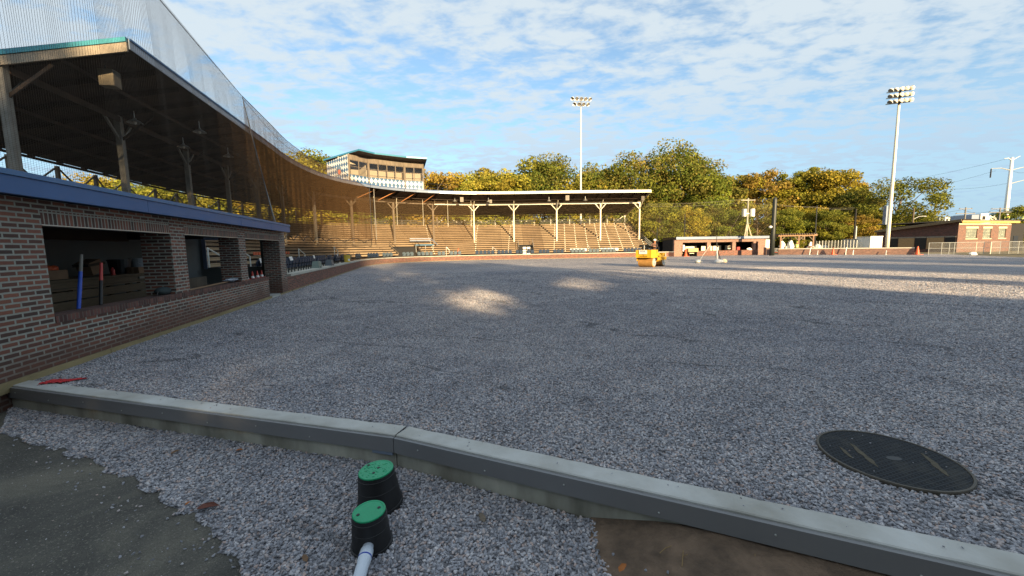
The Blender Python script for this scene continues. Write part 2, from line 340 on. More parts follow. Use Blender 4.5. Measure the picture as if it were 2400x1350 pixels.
M['bucket'] = plain('yellow_plastic', (.62, .42, .05), .5)
M['skin'] = plain('skin', (.36, .17, .10), .6, 0, .05); M['hivis'] = plain('hi_vis_cloth', (.52, .58, .09), .8)
M['jeans'] = plain('dark_trousers', (.05, .06, .09), .9); M['shirt'] = plain('brown_shirt', (.14, .08, .06), .9); M['greyshirt'] = plain('grey_shirt', (.16, .18, .2), .9)
M['glass'] = glass_mat('window_glass'); M['diamond'] = harlequin('harlequin_panel')
M['rows'] = wood_rows('bleacher_planks', (.235, .165, .10), (.37, .28, .18), 3.2, .35)
M['rail'] = plain('dark_grey_rail_boards', (.055, .06, .055), .8, 0, .25, 2, .1)
M['bench'] = wood_rows('bench_planks', (.085, .062, .036), (.12, .085, .05), 2.4, .5, .006)
M['greywall'] = plain('grey_block_paint', (.115, .125, .125), .8, 0, .08, 1.5, .1)
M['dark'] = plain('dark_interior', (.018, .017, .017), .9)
M['cardboard'] = plain('cardboard', (.20, .12, .07), .9, 0, .15, 5, .1)
M['toolblue'] = plain('blue_painted_handle', (.01, .07, .46), .4)
M['toolred'] = plain('red_painted_handle', (.5, .04, .035), .4)
M['leaf'] = leaf_mat('foliage'); M['bark'] = plain('bark', (.13, .095, .06), .9, 0, .3, 4, .5, .02, stretch=(1, 1, .2))
M['net'] = net_mat('twisted_netting', .044, .0038, (.095, .075, .06)); M['net2'] = net_mat('hanging_netting', .044, .0098, (.20, .115, .055)); M['net3'] = net_mat('far_netting', .044, .0048, (.30, .20, .11))  # hanging and far copies made browner and denser for sunlit haze
M['rope'] = plain('black_cable', (.012, .012, .016), .5)
M['galvlink'] = net_mat('chain_link_mesh', .055, .006, (.45, .45, .42)); M['tanbrick'] = plain('boarded_opening', (.30, .20, .10), .9)
M['yellowtrim'] = plain('yellow_fascia', (.62, .40, .10), .6); M['limestone'] = plain('pale_stone', (.60, .50, .34), .8)
M['rufus'] = plain('red_stack_plastic', (.45, .07, .03), .5)
def asph():
    m, t, b, o = newmat('dark_dirt'); v = coords(t, 'Object')
    c = ramp(t, tnoise(t, 1.1, v, 5, .65, .6), [(.28, (.050, .048, .043)), (.48, (.105, .098, .082)), (.72, (.21, .19, .145))])
    vo = t.nodes.new('ShaderNodeTexVoronoi'); vo.inputs['Scale'].default_value = 120; t.links.new(v, vo.inputs['Vector'])
    sp = t.nodes.new('ShaderNodeSeparateColor'); t.links.new(vo.outputs['Color'], sp.inputs[0])
    c = mixc(t, ramp(t, sp.outputs[0], [(.90, (0, 0, 0)), (.98, (1, 1, 1))]), c, (.22, .20, .165))
    c = mixc(t, 1, c, ramp(t, tnoise(t, 160, v, 4), [(.3, (.6, .6, .6)), (.7, (1.4, 1.4, 1.4))]), 'MULTIPLY')
    t.links.new(c, b.inputs['Base Color']); b.inputs['Roughness'].default_value = .9
    n1 = bump(t, b, tnoise(t, 55, v, 6, .7), 1, .016); bump(t, b, tnoise(t, 4, v, 6, .65), .8, .06, n1); return m
M['asphalt'] = asph()
M['browndirt'] = plain('brown_soil', (.10, .068, .045), .95, 0, .4, 5, 1.0, .02, c2=(.21, .14, .092))
M['farground'] = plain('dry_grass_and_soil', (.10, .085, .035), .95, 0, .4, .5, .5, .02, c2=(.20, .155, .07))

# ------------------------------------------------------------------ plan geometry
un = Vector((-.246, .969, 0)).normalized(); nn_ = Vector((.969, .246, 0)).normalized(); ANG = atan2(un.y, un.x)
def W(t, s, z=0): return -nn_*(4.89+s) + un*t + Vector((0, 0, z))
_pts = [W(t, 0)[:2] for t in (0, 10, 20, 30, 36, 40)] + [(-15.2, 42.8), (-14.5, 46.6), (-12.4, 50.0), (-9.2, 52.4), (-5, 53.9), (0, 54.4), (7, 54.5), (14, 54.8), (22.5, 55.2)]
_pts = [np.array(p) for p in _pts]; _P = [2*_pts[0]-_pts[1]]+_pts+[2*_pts[-1]-_pts[-2]]; _c = []
for i in range(1, len(_P)-2):
    p0, p1, p2, p3 = _P[i-1:i+3]
    for k in range(20):
        a = k/20; _c.append(.5*((2*p1)+(-p0+p2)*a+(2*p0-5*p1+4*p2-p3)*a*a+(-p0+3*p1-3*p2+p3)*a**3))
_c.append(_pts[-1]); _c = np.array(_c); _L = np.concatenate([[0], np.cumsum(np.linalg.norm(np.diff(_c, axis=0), axis=1))]); _d = np.gradient(_c, axis=0); _d /= np.linalg.norm(_d, axis=1)[:, None]
QEND = 88.9
def S(q, s, z=0):
    x = np.interp(q, _L, _c[:, 0]); y = np.interp(q, _L, _c[:, 1]); dx = np.interp(q, _L, _d[:, 0]); dy = np.interp(q, _L, _d[:, 1]); l = hypot(dx, dy)
    return Vector((x-dy/l*s, y+dx/l*s, z))
def qdir(q): return (S(q+.3, 0)-S(q-.3, 0)).normalized()
def sweep(mb, prof, q0, q1, step=1.2, caps=True, jit=None):
    n = max(1, int(math.ceil((q1-q0)/step))); qs = [q0+(q1-q0)*i/n for i in range(n+1)]
    rings = [[S(q, s, z) for s, z in prof] for q in qs]; m = len(prof)
    per = [0]
    for j in range(m): per.append(per[-1]+hypot(prof[(j+1) % m][0]-prof[j][0], prof[(j+1) % m][1]-prof[j][1]))
    for i in range(n):
        for j in range(m):
            k = (j+1) % m
            mb.face([rings[i][j], rings[i+1][j], rings[i+1][k], rings[i][k]], [(qs[i], per[j]), (qs[i+1], per[j]), (qs[i+1], per[j+1]), (qs[i], per[j+1])])
    if caps: mb.face(rings[0]); mb.face(rings[-1][::-1])
def rectp(s0, s1, z0, z1): return [(s0, z0), (s0, z1), (s1, z1), (s1, z0)]
# ================================================================== GROUND
K0 = Vector((-6.28, 4.62, 0)); K1 = Vector((-1.02, 3.15, 0)); K2 = Vector((2.40, 1.66, 0)); kd = (K2-K1).normalized(); K3 = K1+kd*9
g = MB(); g.face([(-260, -260, -.27), (260, -260, -.27), (260, 120, -.27), (-260, 120, -.27)]); tag(g.build('lower_ground', M['asphalt']), kind='structure')
g = MB(); g.face([(-300, 60, -.02), (K0.x-.05, K0.y-.03, -.02), (K1.x, K1.y+.1, -.02), (K3.x, K3.y+.1, -.02), (300, -125, -.02), (900, 900, -.02), (-900, 900, -.02)][::1]); tag(g.build('ground', M['farground']), kind='structure')
bl = [K0+Vector((.05,.1,0)), W(6.3, .1), W(41, .1)] + [S(q, .1) for q in range(42, 90, 2)]
gp = [(p.x, p.y) for p in bl] + [(26, 55.2), (40, 55.5), (52.2, 47), (45.6, 34.2), (36, 8), (22, -6.3), (K1.x, K1.y+.1)]
g = MB(); g.face([(x, y, 0) for x, y in gp]); tag(g.build('gravel_field', M['gravel']), kind='structure')
strip = [(K0.x, K0.y, 0), (-5.45, 3.9, 0), (-4.6, 3.62, 0), (-3.6, 3.22, 0), (-2.75, 2.78, 0), (-2.17, 2.48, 0), (-1.75, 2.2, 0), (-1.5, 1.95, 0), (-1.2, 1.2, 0), (.7, 1.2, 0), (.62, 1.9, 0), (.50, 2.2, 0), (.55, 2.43, 0), (K1.x, K1.y, 0)]
_r = random.Random(21); _s = []
for i_, p_ in enumerate(strip):
    _s.append(p_)
    if 1 <= i_ <= 12 and i_ != 9:
        q_ = strip[(i_+1) % len(strip)]; n_ = int(hypot(q_[0]-p_[0], q_[1]-p_[1])/.09)
        if i_ < 12:
            for k_ in range(1, n_): _s.append((p_[0]+(q_[0]-p_[0])*k_/n_+_r.uniform(-.045, .045), p_[1]+(q_[1]-p_[1])*k_/n_+_r.uniform(-.05, .05), 0))
strip = _s
g = MB(); g.face([(x, y, -.267) for x, y, _ in strip][::-1]); tag(g.build('gravel_path', M['gravel2']), kind='structure')
# brown soil bank rising to the kerb on the right
g = MB(); nx, ny = 40, 12; rnd = random.Random(3)
for i in range(nx+1):
    for j in range(ny+1):
        a = i/nx; b = j/ny; p = K1 + kd*(1.68+a*8.4) + Vector((-.44, -.9, 0)).normalized()*(b*1.9+.005) + Vector((.35, 0, 0))*b
        h = -.135 - .115*b - .12*max(0, 1-a*14) + rnd.uniform(-.006, .006); g.v.append((p.x, p.y, h))
for i in range(nx):
    for j in range(ny):
        q = i*(ny+1)+j; g.f.append((q, q+1, q+ny+2, q+ny+1)); g.uv.append(None); g.mi.append(0)
tag(g.build('brown_soil', M['browndirt'], smooth=True), kind='structure')
# loose stones (geometry nodes): uncountable gravel
def stone_mat():
    m, t, b, o = newmat('loose_stone'); oi = t.nodes.new('ShaderNodeObjectInfo')
    c = ramp(t, oi.outputs['Random'], [(p, tuple(x*1.1 for x in cc)) for p, cc in STONES], 'CONSTANT')
    c = mixc(t, .6, c, ramp(t, tnoise(t, 3, coords(t, 'Object'), 4), [(.3, (.7, .7, .7)), (.7, (1.3, 1.3, 1.3))]), 'MULTIPLY')
    L_ = oi.outputs['Location']; c = field_variation(t, c, L_)
    t.links.new(c, b.inputs['Base Color']); b.inputs['Roughness'].default_value = .72; return m
M['stone'] = stone_mat()
def scatter(name, poly, z, dens, size, seed, label, subd=2):
    me = bpy.data.meshes.new(name); me.from_pydata([(x, y, z) for x, y in poly], [], [tuple(range(len(poly)))]); me.update()
    if me.polygons[0].normal.z < 0: me.flip_normals()
    bm = bmesh.new(); bm.from_mesh(me); bmesh.ops.triangulate(bm, faces=bm.faces); bm.to_mesh(me); bm.free()
    me.materials.append(M['stone']); o = bpy.data.objects.new(name, me); COL.objects.link(o)
    ng = bpy.data.node_groups.new(name, 'GeometryNodeTree'); ng.interface.new_socket('Geometry', in_out='INPUT', socket_type='NodeSocketGeometry'); ng.interface.new_socket('Geometry', in_out='OUTPUT', socket_type='NodeSocketGeometry')
    A = ng.nodes.new; L = ng.links.new
    gi = A('NodeGroupInput'); go = A('NodeGroupOutput'); dp = A('GeometryNodeDistributePointsOnFaces'); dp.inputs['Density'].default_value = dens; dp.inputs['Seed'].default_value = seed
    ico = A('GeometryNodeMeshIcoSphere'); ico.inputs['Radius'].default_value = 1; ico.inputs['Subdivisions'].default_value = subd
    sp = A('GeometryNodeSetPosition'); nz = A('ShaderNodeTexNoise'); nz.inputs['Scale'].default_value = .9; nz.inputs['Detail'].default_value = 1
    sub = A('ShaderNodeVectorMath'); sub.operation = 'SUBTRACT'; sub.inputs[1].default_value = (.5, .5, .5); L(nz.outputs['Color'], sub.inputs[0]); sc = A('ShaderNodeVectorMath'); sc.operation = 'SCALE'; sc.inputs['Scale'].default_value = 1.5; L(sub.outputs[0], sc.inputs[0])
    L(ico.outputs[0], sp.inputs['Geometry']); L(sc.outputs[0], sp.inputs['Offset'])
    sm = A('GeometryNodeSetMaterial'); sm.inputs['Material'].default_value = M['stone']; L(sp.outputs[0], sm.inputs[0])
    ip = A('GeometryNodeInstanceOnPoints'); L(dp.outputs['Points'], ip.inputs['Points']); L(sm.outputs[0], ip.inputs['Instance'])
    rv = A('FunctionNodeRandomValue'); rv.data_type = 'FLOAT_VECTOR'; rv.inputs[0].default_value = (-.7, -.7, 0); rv.inputs[1].default_value = (.7, .7, 6.28); rv.inputs['Seed'].default_value = seed+1
    rs = A('FunctionNodeRandomValue'); rs.data_type = 'FLOAT_VECTOR'; rs.inputs[0].default_value = (size*.65, size*.5, size*.38); rs.inputs[1].default_value = (size*1.45, size*1.0, size*.8); rs.inputs['Seed'].default_value = seed+2
    L(rv.outputs[0], ip.inputs['Rotation']); L(rs.outputs[0], ip.inputs['Scale'])
    tz = A('GeometryNodeTranslateInstances'); rt = A('FunctionNodeRandomValue'); rt.data_type = 'FLOAT_VECTOR'; rt.inputs[0].default_value = (0, 0, -.003); rt.inputs[1].default_value = (0, 0, .012); L(rt.outputs[0], tz.inputs['Translation']); tz.inputs['Local Space'].default_value = False
    L(ip.outputs[0], tz.inputs[0]); jn = A('GeometryNodeJoinGeometry'); L(tz.outputs[0], jn.inputs[0]); L(jn.outputs[0], go.inputs[0]); L(gi.outputs[0], dp.inputs[0])
    md = o.modifiers.new('stones', 'NODES'); md.node_group = ng
    tag(o, label, 'gravel', kind='stuff'); return o
KN = Vector((.455, .89, 0)).normalized()
kb = [K1+Vector((.08, .19, 0)), K1+kd*4.0+KN*.19]
scatter('gravel_stones', [(K0.x+.2, K0.y+.13), (kb[0].x, kb[0].y), (kb[1].x, kb[1].y), (6.6, 4.6), (5.2, 6.6), (-6.7, 6.6)], 0, 4800, .0105, 11, 'grey, blue and pink stones covering the field behind the kerb')
scatter('gravel_stones_beyond', [(-6.7, 6.6), (5.2, 6.6), (6.6, 4.6), (9.5, 6.6), (8.5, 11), (-7.7, 11)], 0, 2300, .0125, 12, 'grey field gravel farther out, between the brick dugout and the middle of the field', 1)
scatter('gravel_stones_middle', [(-7.7, 11), (8.5, 11), (9.5, 6.6), (15, 10), (13, 17), (-9.3, 17)], 0, 1100, .0155, 16, 'grey gravel around the sunlit patch in the field', 1)
scatter('gravel_stones_far', [(-9.3, 17), (13, 17), (15, 10), (24, 16), (19, 26), (-11.5, 26)], 0, 480, .019, 17, 'grey gravel toward the far side of the field', 1)
scatter('path_stones', [(x, y) for x, y, _ in strip], -.266, 4600, .0115, 13, 'loose grey and pinkish stones in front of the grey kerb')
scatter('scattered_stones', [(-6.1, 4.2), (-4.6, 3.45), (-2.75, 2.5), (-1.9, 1.6), (-1.5, 1.6), (-1.6, 2.2), (-2.7, 2.8), (-4.6, 3.65)], -.268, 110, .009, 14, 'stray stones along the edge of the dark dirt')
scatter('grit', [(-6.5, 4.2), (-4.6, 3.45), (-1.6, 2.0), (-1.2, 1.2), (-3, .8), (-7, 2)], -.269, 90, .004, 15, 'tiny grit specks on the dark dirt', 1)

scatter('soil_stones', [(.5, 2.1), (.45, 1.2), (3.4, -.2), (3.6, .6)], -.19, 60, .010, 18, 'few stray stones lying on the brown soil by the kerb')
scatter('stones_on_kerb', [(K0.x+.1, K0.y+.06), (K1.x, K1.y+.03), (K1.x+.06, K1.y+.15), (K0.x+.13, K0.y+.17)], .022, 34, .006, 19, 'small stones spilled on the left kerb top')
scatter('stones_on_kerb', [(K1.x+.03, K1.y+.02), (K3.x, K3.y+.02), (K3.x+.07, K3.y+.15), (K1.x+.1, K1.y+.14)], .022, 34, .006, 20, 'small stones spilled on the right kerb top')
scatter('stones_on_cover', [(2.745+.36*cos(a_), 2.675+.36*sin(a_)) for a_ in [k*.5236 for k in range(12)]], .028, 30, .005, 22, 'small stones lying on the round access cover')
# kerb
kerb = empty('kerb', K1, 'concrete kerb with grey front boards bending in the middle, along the edge of the gravel field', 'kerb')
def loc(mb, name, mat, root, **k):
    o = mb.build(name, mat, None, **k); o.parent = root; o.matrix_parent_inverse = root.matrix_world.inverted() if False else Matrix.Translation(-root.location); return o
def kseg(a, b, trim0, trim1, wd=.175):
    d = (b-a).normalized(); n = Vector((-d.y, d.x, 0)); L_ = (b-a).length
    return a+d*trim0, d, n, L_-trim0-trim1
def wavy_top(a, d, n, L_, w_, z0, z1, seed):
    m = MB(); r = random.Random(seed); st = max(2, int(L_/.12)); top = []
    for i in range(st+1):
        x = L_*i/st; top.append((a+d*x, w_+r.uniform(-.006, .006), z1+r.uniform(-.002, .002)))
    for i in range(st):
        (p, wa, za), (q, wb, zb) = top[i], top[i+1]
        f0 = Vector((p.x, p.y, z0)); f1 = Vector((q.x, q.y, z0)); t0 = Vector((p.x, p.y, za-.006)); t1 = Vector((q.x, q.y, zb-.006)); u0_ = p+n*.008; u1_ = q+n*.008
        c0 = Vector((u0_.x, u0_.y, za)); c1 = Vector((u1_.x, u1_.y, zb)); b0 = p+n*wa; b1 = q+n*wb
        B0 = Vector((b0.x, b0.y, za-.003)); B1 = Vector((b1.x, b1.y, zb-.003))
        m.face([f0, f1, t1, t0]); m.face([t0, t1, c1, c0]); m.face([c0, c1, B1, B0]); m.face([B0, B1, (B1.x, B1.y, z0), (B0.x, B0.y, z0)])
    m.face([(a.x, a.y, z0), (a.x, a.y, z1), (*(a+n*w_)[:2], z1), (*(a+n*w_)[:2], z0)])
    return m
for i, (a, b, t0, t1) in enumerate(((K0, K1, 0, .004), (K1, K3, .006, 0))):
    s, d, n, L_ = kseg(a, b, t0, t1)
    loc(wavy_top(s+n*.0, d, n, L_, .175, -.018, .022, i+5), 'kerb_top', M['concrete'], kerb)
    m = MB(); m.obox((s.x, s.y, -.32), d*L_, n*.17, (0, 0, .30)); loc(m, 'kerb_base', M['concrete_old'], kerb)
    cuts = [0, .62, L_] if i == 0 else [0, 3.9, L_]
    for j in range(len(cuts)-1):
        m = MB(); p = s+d*(cuts[j]+.0015)-n*.034; m.obox((p.x, p.y, -.122), d*(cuts[j+1]-cuts[j]-.003), n*.030, (0, 0, .130))
        loc(m, 'front_board', M['board'], kerb, bevel=.007)
    x = .25
    while x < min(L_, 5):
        m = MB(); c = s+d*x-n*.036; m.lathe((c.x, c.y, -.065+.02*sin(x*5)), [(.0065, 0), (.0065, .003), (.003, .005)], 8, -n); loc(m, 'screw', M['galv'], kerb); x += .62
m = MB(); s = K1-(K1-K0).normalized()*.22; d = (K1-K0).normalized(); n = Vector((-d.y, d.x, 0)); p = s-n*.03; m.obox((p.x, p.y, -.150), d*.2, n*.02, (0, 0, .026)); loc(m, 'metal_flashing', M['grey_metal'], kerb)

# valve boxes
def valve_box(cx_, cy_, zt, rt, rb, tilt, az, label, holes, rib):
    root = empty('valve_box', (cx_, cy_, -.25), label, 'valve box', 'irrigation valve boxes')
    H = zt+.25
    ax = Vector((sin(tilt)*cos(az), sin(tilt)*sin(az), cos(tilt)))
    m = MB(); rm_ = rb*.5+rt*.5; prof = [(rb+.008, -.03), (rb+.008, .008), (rb, .010), (rt+.002, H-.008)]
    m.lathe((0, 0, 0), prof, 40, ax); b = m.build('box_body', M['black'], root, smooth=True); b.data.set_sharp_from_angle(angle=radians(35))
    for hh, tk in ((H*.52, .0022), (H-.036, .004)):
        rr_ = rb+(rt-rb)*hh/H; m = MB(); m.lathe(ax*(hh-.003), [(rr_+.001, 0), (rr_+tk, .002), (rr_+tk, .006), (rr_, .008)], 40, ax, cap=False); m.build('rib', M['black'], root)
    a = ax.cross(Vector((0, 1, 0))).normalized(); bb = ax.cross(a)
    m = MB(); m.lathe(ax*(H-.008), [(rt, 0), (rt, .007), (rt-.004, .010), (rt-.012, .010), (rt-.014, .008)], 40, ax)
    if rib:
        r = random.Random(4)
        for i in range(90):
            x = r.uniform(-.82, .82); y = r.uniform(-.82, .82)
            if hypot(x, y) > .84: continue
            c = ax*(H-.0002)+a*x*rt+bb*y*rt; m.obox(c, a*r.choice((.005, .009, .016)), bb*r.choice((.003, .006)), ax*.0022)
    lid = m.build('lid', M['green'], root)
    for hx, hy in holes:
        m = MB(); m.lathe(ax*(H+.0004)+a*hx*rt+bb*hy*rt, [(.0105, 0), (.0105, .0020)], 14, ax); m.build('finger_hole', M['black'], lid)
    return root
valve_box(-1.0, 2.66, .010, .122, .155, radians(3.5), radians(200), 'taller black valve box with patterned green lid, right at the foot of the kerb', [(-.1, -.15), (.02, .35), (.62, -.5)], True)
valve_box(-.92, 2.27, -.030, .100, .120, radians(2), radians(235), 'smaller black valve box with plain green lid, at the end of the white pipe', [(-.55, -.25), (.55, .35)], False)
pipe = empty('pipe', (-.905, 2.13, -.19), 'white plastic pipe with a blue band running from the smaller valve box', 'pipe')
a = Vector((-.90, 2.16, -.19)); d = Vector((.09, -.62, -.0)).normalized()
m = MB(); m.lathe(a, [(.032, 0), (.032, .03), (.039, .035), (.039, .11), (.035, .115), (.035, 1.2)], 24, d); o = loc(m, 'pipe_body', M['pvc'], pipe); o.data.shade_smooth()
m = MB(); m.lathe(a+d*.085, [(.0399, 0), (.0399, .010)], 24, d, cap=False); loc(m, 'blue_band', M['pvcblue'], pipe)
m = MB(); m.lathe(a-d*.03, [(.031, 0), (.031, .035)], 20, d); loc(m, 'collar', plain('tan_collar', (.28, .24, .16), .6), pipe)

# access cover
def cover_mat():
    m, t, b, o = newmat('cover_tread'); v = coords(t, 'Object', (1, 1, 1), (0, 0, .5))
    k = t.nodes.new('ShaderNodeTexBrick'); k.inputs['Scale'].default_value = 1; k.inputs['Brick Width'].default_value = .046; k.inputs['Row Height'].default_value = .024; k.inputs['Mortar Size'].default_value = .007; k.inputs['Mortar Smooth'].default_value = .4; t.links.new(v, k.inputs['Vector'])
    c = ramp(t, k.outputs['Fac'], [(0, (.034, .038, .044)), (1, (.009, .010, .012))])
    dust = ramp(t, tnoise(t, 4.5, v, 5, .7), [(.52, (0, 0, 0)), (.75, (1, 1, 1))])
    c = mixc(t, mixc(t, .55, (0, 0, 0), dust), c, (.085, .078, .062))
    t.links.new(c, b.inputs['Base Color']); b.inputs['Roughness'].default_value = .7; b.inputs['Specular IOR Level'].default_value = .18
    iv = t.nodes.new('ShaderNodeMath'); iv.operation = 'SUBTRACT'; iv.inputs[0].default_value = 1; t.links.new(k.outputs['Fac'], iv.inputs[1]); bump(t, b, iv.outputs[0], 1, .004); return m
cov = empty('access_cover', (2.745, 2.675, 0), 'large round dark grey access cover lying in the gravel on the right', 'manhole cover')
m = MB(); m.lathe((0, 0, 0), [(.40, -.03), (.412, -.02), (.418, .022), (.415, .030), (.402, .030), (.400, .022)], 72); m.build('cover_rim', plain('brown_grey_rim', (.075, .062, .045), .6, 0, .2, 10, .1), cov)
m = MB(); m.lathe((0, 0, 0), [(.398, .0), (.398, .026)], 72); m.build('cover_plate', cover_mat(), cov)
mud = plain('dried_mud', (.085, .07, .045), .9, 0, .3, 30, .5, .004)
for (pa, pb, w_) in (((1995, 1040), (2056, 1094), .040), ((1968, 1047), (2000, 1076), .026), ((2160, 1063), (2226, 1118), .040)):
    A_, B_ = G(*pa, .026)-cov.location, G(*pb, .026)-cov.location; c_ = (A_+B_)/2; l = (B_-A_).length; r = atan2(B_.y-A_.y, B_.x-A_.x)
    m = MB(); rr = random.Random(int(l*1000)); poly = []
    for k in range(22):
        t_ = 2*pi*k/22; px_ = cos(t_)*l/2*rr.uniform(.85, 1.08); py_ = sin(t_)*w_/2*rr.uniform(.6, 1.3); poly.append((c_.x+px_*cos(r)-py_*sin(r), c_.y+px_*sin(r)+py_*cos(r)))
    m.prism(poly, .0262, .0285); m.build('mud_patch', mud, cov)
m = MB(); m.lathe((.02, -.02, .026), [(.03, 0), (.03, .0015)], 24, sx=1.7); m.build('name_plate', M['black'], cov)

# red cloth
rc = empty('red_cloth', G(150, 897), 'crumpled strip of red cloth on the gravel beside the brick corner', 'cloth')
m = MB(); r = random.Random(5); nL = 26
rows_ = []
for i in range(nL+1):
    a_ = i/nL; wdt = .07*(1-a_)**.6+.008; cxp = -.16+a_*.36; cyp = -.08+a_*.15+.015*sin(a_*9)
    rows_.append([(cxp+ (k-3)*wdt/5*-.35+r.uniform(-.006, .006), cyp+(k-3)*wdt/3, .018+.026*abs(sin(k*2.1+i*.7))*(1-a_*.6)+r.uniform(0, .008)) for k in range(7)])
for i in range(nL):
    for k in range(6): m.face([rows_[i][k], rows_[i+1][k], rows_[i+1][k+1], rows_[i][k+1]])
o = m.build('cloth_folds', M['red'], rc); sm_ = o.modifiers.new('solid', 'SOLIDIFY'); sm_.thickness = .003
leaf_r = empty('dry_leaf', (-2.25, 2.62, -.24), 'curled dark red dry leaf between the stones and the dark dirt', 'leaf')
m = MB(); m.face([(-.07, -.01, 0), (-.02, -.035, .012), (.05, -.02, .02), (.09, .01, .008), (.03, .03, .025), (-.04, .025, .014)]); m.build('leaf_blade', plain('dead_leaf', (.12, .035, .02), .8), leaf_r)

def dry_leaf(px, py, z, label, col, sc=1, rz=0):
    p = G(px, py, z); e = empty('dry_leaf', p, label, 'leaf', 'dry leaves', rz); e.scale = (sc,)*3
    m = MB(); m.face([(-.04, -.008, 0), (-.01, -.022, .008), (.03, -.012, .012), (.052, .006, .004), (.02, .02, .014), (-.022, .016, .009)]); m.build('leaf_blade', col, e)
lo_, lb_ = plain('orange_leaf', (.34, .11, .02), .8), plain('brown_leaf', (.16, .09, .045), .8)
dry_leaf(1458, 1332, -.17, 'small orange red dry leaf at the edge of the brown soil', lo_, .8, .6)
dry_leaf(440, 1180, -.245, 'tiny orange dry leaf at the edge of the dark dirt', lo_, .5, 1.2)
dry_leaf(715, 1310, -.245, 'pale brown dry leaf among the stones left of the white pipe', lb_, .8, 2.2)
dry_leaf(560, 1055, -.245, 'orange brown dry leaf by the foot of the kerb', lo_, .7, 0)
dry_leaf(410, 1060, -.245, 'brown dry leaf among the stones before the left kerb', lb_, .9, .9)
dry_leaf(1130, 1215, -.245, 'dark shrivelled leaf on the stones right of the valve boxes', M['oldwood'], 1.1, 1.9)
for k_, (px_, py_, l_, a_, lb_2) in enumerate(((1560, 1290, .10, .5, 'thin dry twig standing on the brown soil below the kerb'), (1600, 1310, .12, 1.1, 'dry twig lying on the middle of the brown soil'), (1770, 1320, .09, 2.6, 'short dry twig on the right part of the brown soil'))):
    p = G(px_, py_, -.17); e = empty('twig', p, lb_2, 'twig', 'dry twigs'); m = MB(); m.tube([(-l_/2*cos(a_), -l_/2*sin(a_), .004), (0, 0, .016), (l_/2*cos(a_), l_/2*sin(a_), .008)], .0025, 5); m.build('stem', plain('straw', (.26, .17, .07), .8) if k_ == 0 else bpy.data.materials['straw'], e); m = MB(); m.tube([(0, 0, .016), (l_*.2*sin(a_), -l_*.25*cos(a_), .04)], .0018, 5); m.build('side_shoot', bpy.data.materials['straw'], e)
# ================================================================== NEAR DUGOUT
def WB(mb, t0, t1, s0, s1, z0, z1): mb.obox(W(t0, s0, z0), un*(t1-t0), -nn_*(s1-s0), (0, 0, z1-z0))
dug = empty('brick_dugout', W(4.0, 0), 'near red brick dugout with blue metal roof edge and three openings', 'dugout')
LD = lambda m, n, mat, **k: loc(m, n, mat, dug, **k)
T0, T1 = 3.6, 16.95
o1, p1a, p1b, p2a, p2b, p3a = 6.72, 9.58, 10.1, 12.81, 13.28, 16.3
m = MB(ANG); WB(m, T0, o1, 0, .5, -.3, 2.36); LD(m, 'wall', M['brick'])
m = MB(ANG); WB(m, o1, 14.95, .002, .30, -.3, .66); LD(m, 'parapet_wall', M['brick'])
m = MB(ANG); WB(m, o1+.002, 14.95, -.012, .33, .66, .755); LD(m, 'sill', M['sill'], bevel=.006)
for a, b, dd in ((p1a, p1b, .52), (p2a, p2b, .50), (p3a, T1, .55)):
    m = MB(ANG); WB(m, a, b, -.006, dd, (.757 if a < 16 else -.3), 2.02); LD(m, 'pillar', M['brick'])
m = MB(ANG); WB(m, o1, T1, 0, .12, 2.225, 2.36); LD(m, 'top_course', M['brick'])
for a, b in ((o1, p1a), (p1b, p2a), (p2b, p3a)):
    m = MB(ANG); m.obox(W(a, 0, 2.03), un*(b-a), -nn_*.12, (0, 0, .195)); o = LD(m, 'lintel', M['soldier'])
    m = MB(ANG); WB(m, a, b, -.003, .16, 2.015, 2.028); LD(m, 'lintel_plate', M['galv'])
for a, b in ((p1a, p1b), (p2a, p2b), (p3a, T1)):
    m = MB(ANG); WB(m, a, b, -.004, .12, 2.022, 2.224); LD(m, 'pillar_head', M['brick'])
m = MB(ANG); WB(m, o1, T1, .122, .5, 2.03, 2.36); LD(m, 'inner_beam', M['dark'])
# roof & fascia
cuts = [T0, 8.45, 12.35, 14.7, 16.72]
for a, b in zip(cuts[:-1], cuts[1:]):
    m = MB(ANG); WB(m, a+.004, b-.004, -.29, -.20, 2.345, 2.56); LD(m, 'fascia', M['blue'], bevel=.004)
m = MB(ANG); WB(m, T0, 16.74, -.31, -.18, 2.565, 2.63); LD(m, 'fascia_cap', M['blue_lip'], bevel=.006)
m = MB(ANG); WB(m, T0, 16.70, -.178, 3.3, 2.40, 2.60); LD(m, 'roof', M['darkmetal'])
# interior
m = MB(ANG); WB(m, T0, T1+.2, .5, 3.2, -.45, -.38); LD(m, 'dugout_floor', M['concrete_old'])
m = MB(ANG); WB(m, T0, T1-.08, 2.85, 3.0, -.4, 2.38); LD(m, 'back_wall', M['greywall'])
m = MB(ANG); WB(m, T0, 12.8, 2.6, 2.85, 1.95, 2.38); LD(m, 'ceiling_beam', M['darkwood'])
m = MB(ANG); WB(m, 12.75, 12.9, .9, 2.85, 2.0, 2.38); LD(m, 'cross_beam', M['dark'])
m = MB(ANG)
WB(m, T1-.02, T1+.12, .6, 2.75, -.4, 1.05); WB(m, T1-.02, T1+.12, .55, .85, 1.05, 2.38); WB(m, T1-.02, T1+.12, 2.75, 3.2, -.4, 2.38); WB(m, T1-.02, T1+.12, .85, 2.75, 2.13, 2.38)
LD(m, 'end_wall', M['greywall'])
m = MB(ANG); WB(m, T1-.06, T1-.03, 2.65, 2.77, 1.0, 2.16); WB(m, T1-.06, T1-.03, .86, 2.65, 2.08, 2.16); LD(m, 'window_frame', plain('blue_grey_frame', (.16, .20, .30), .5))
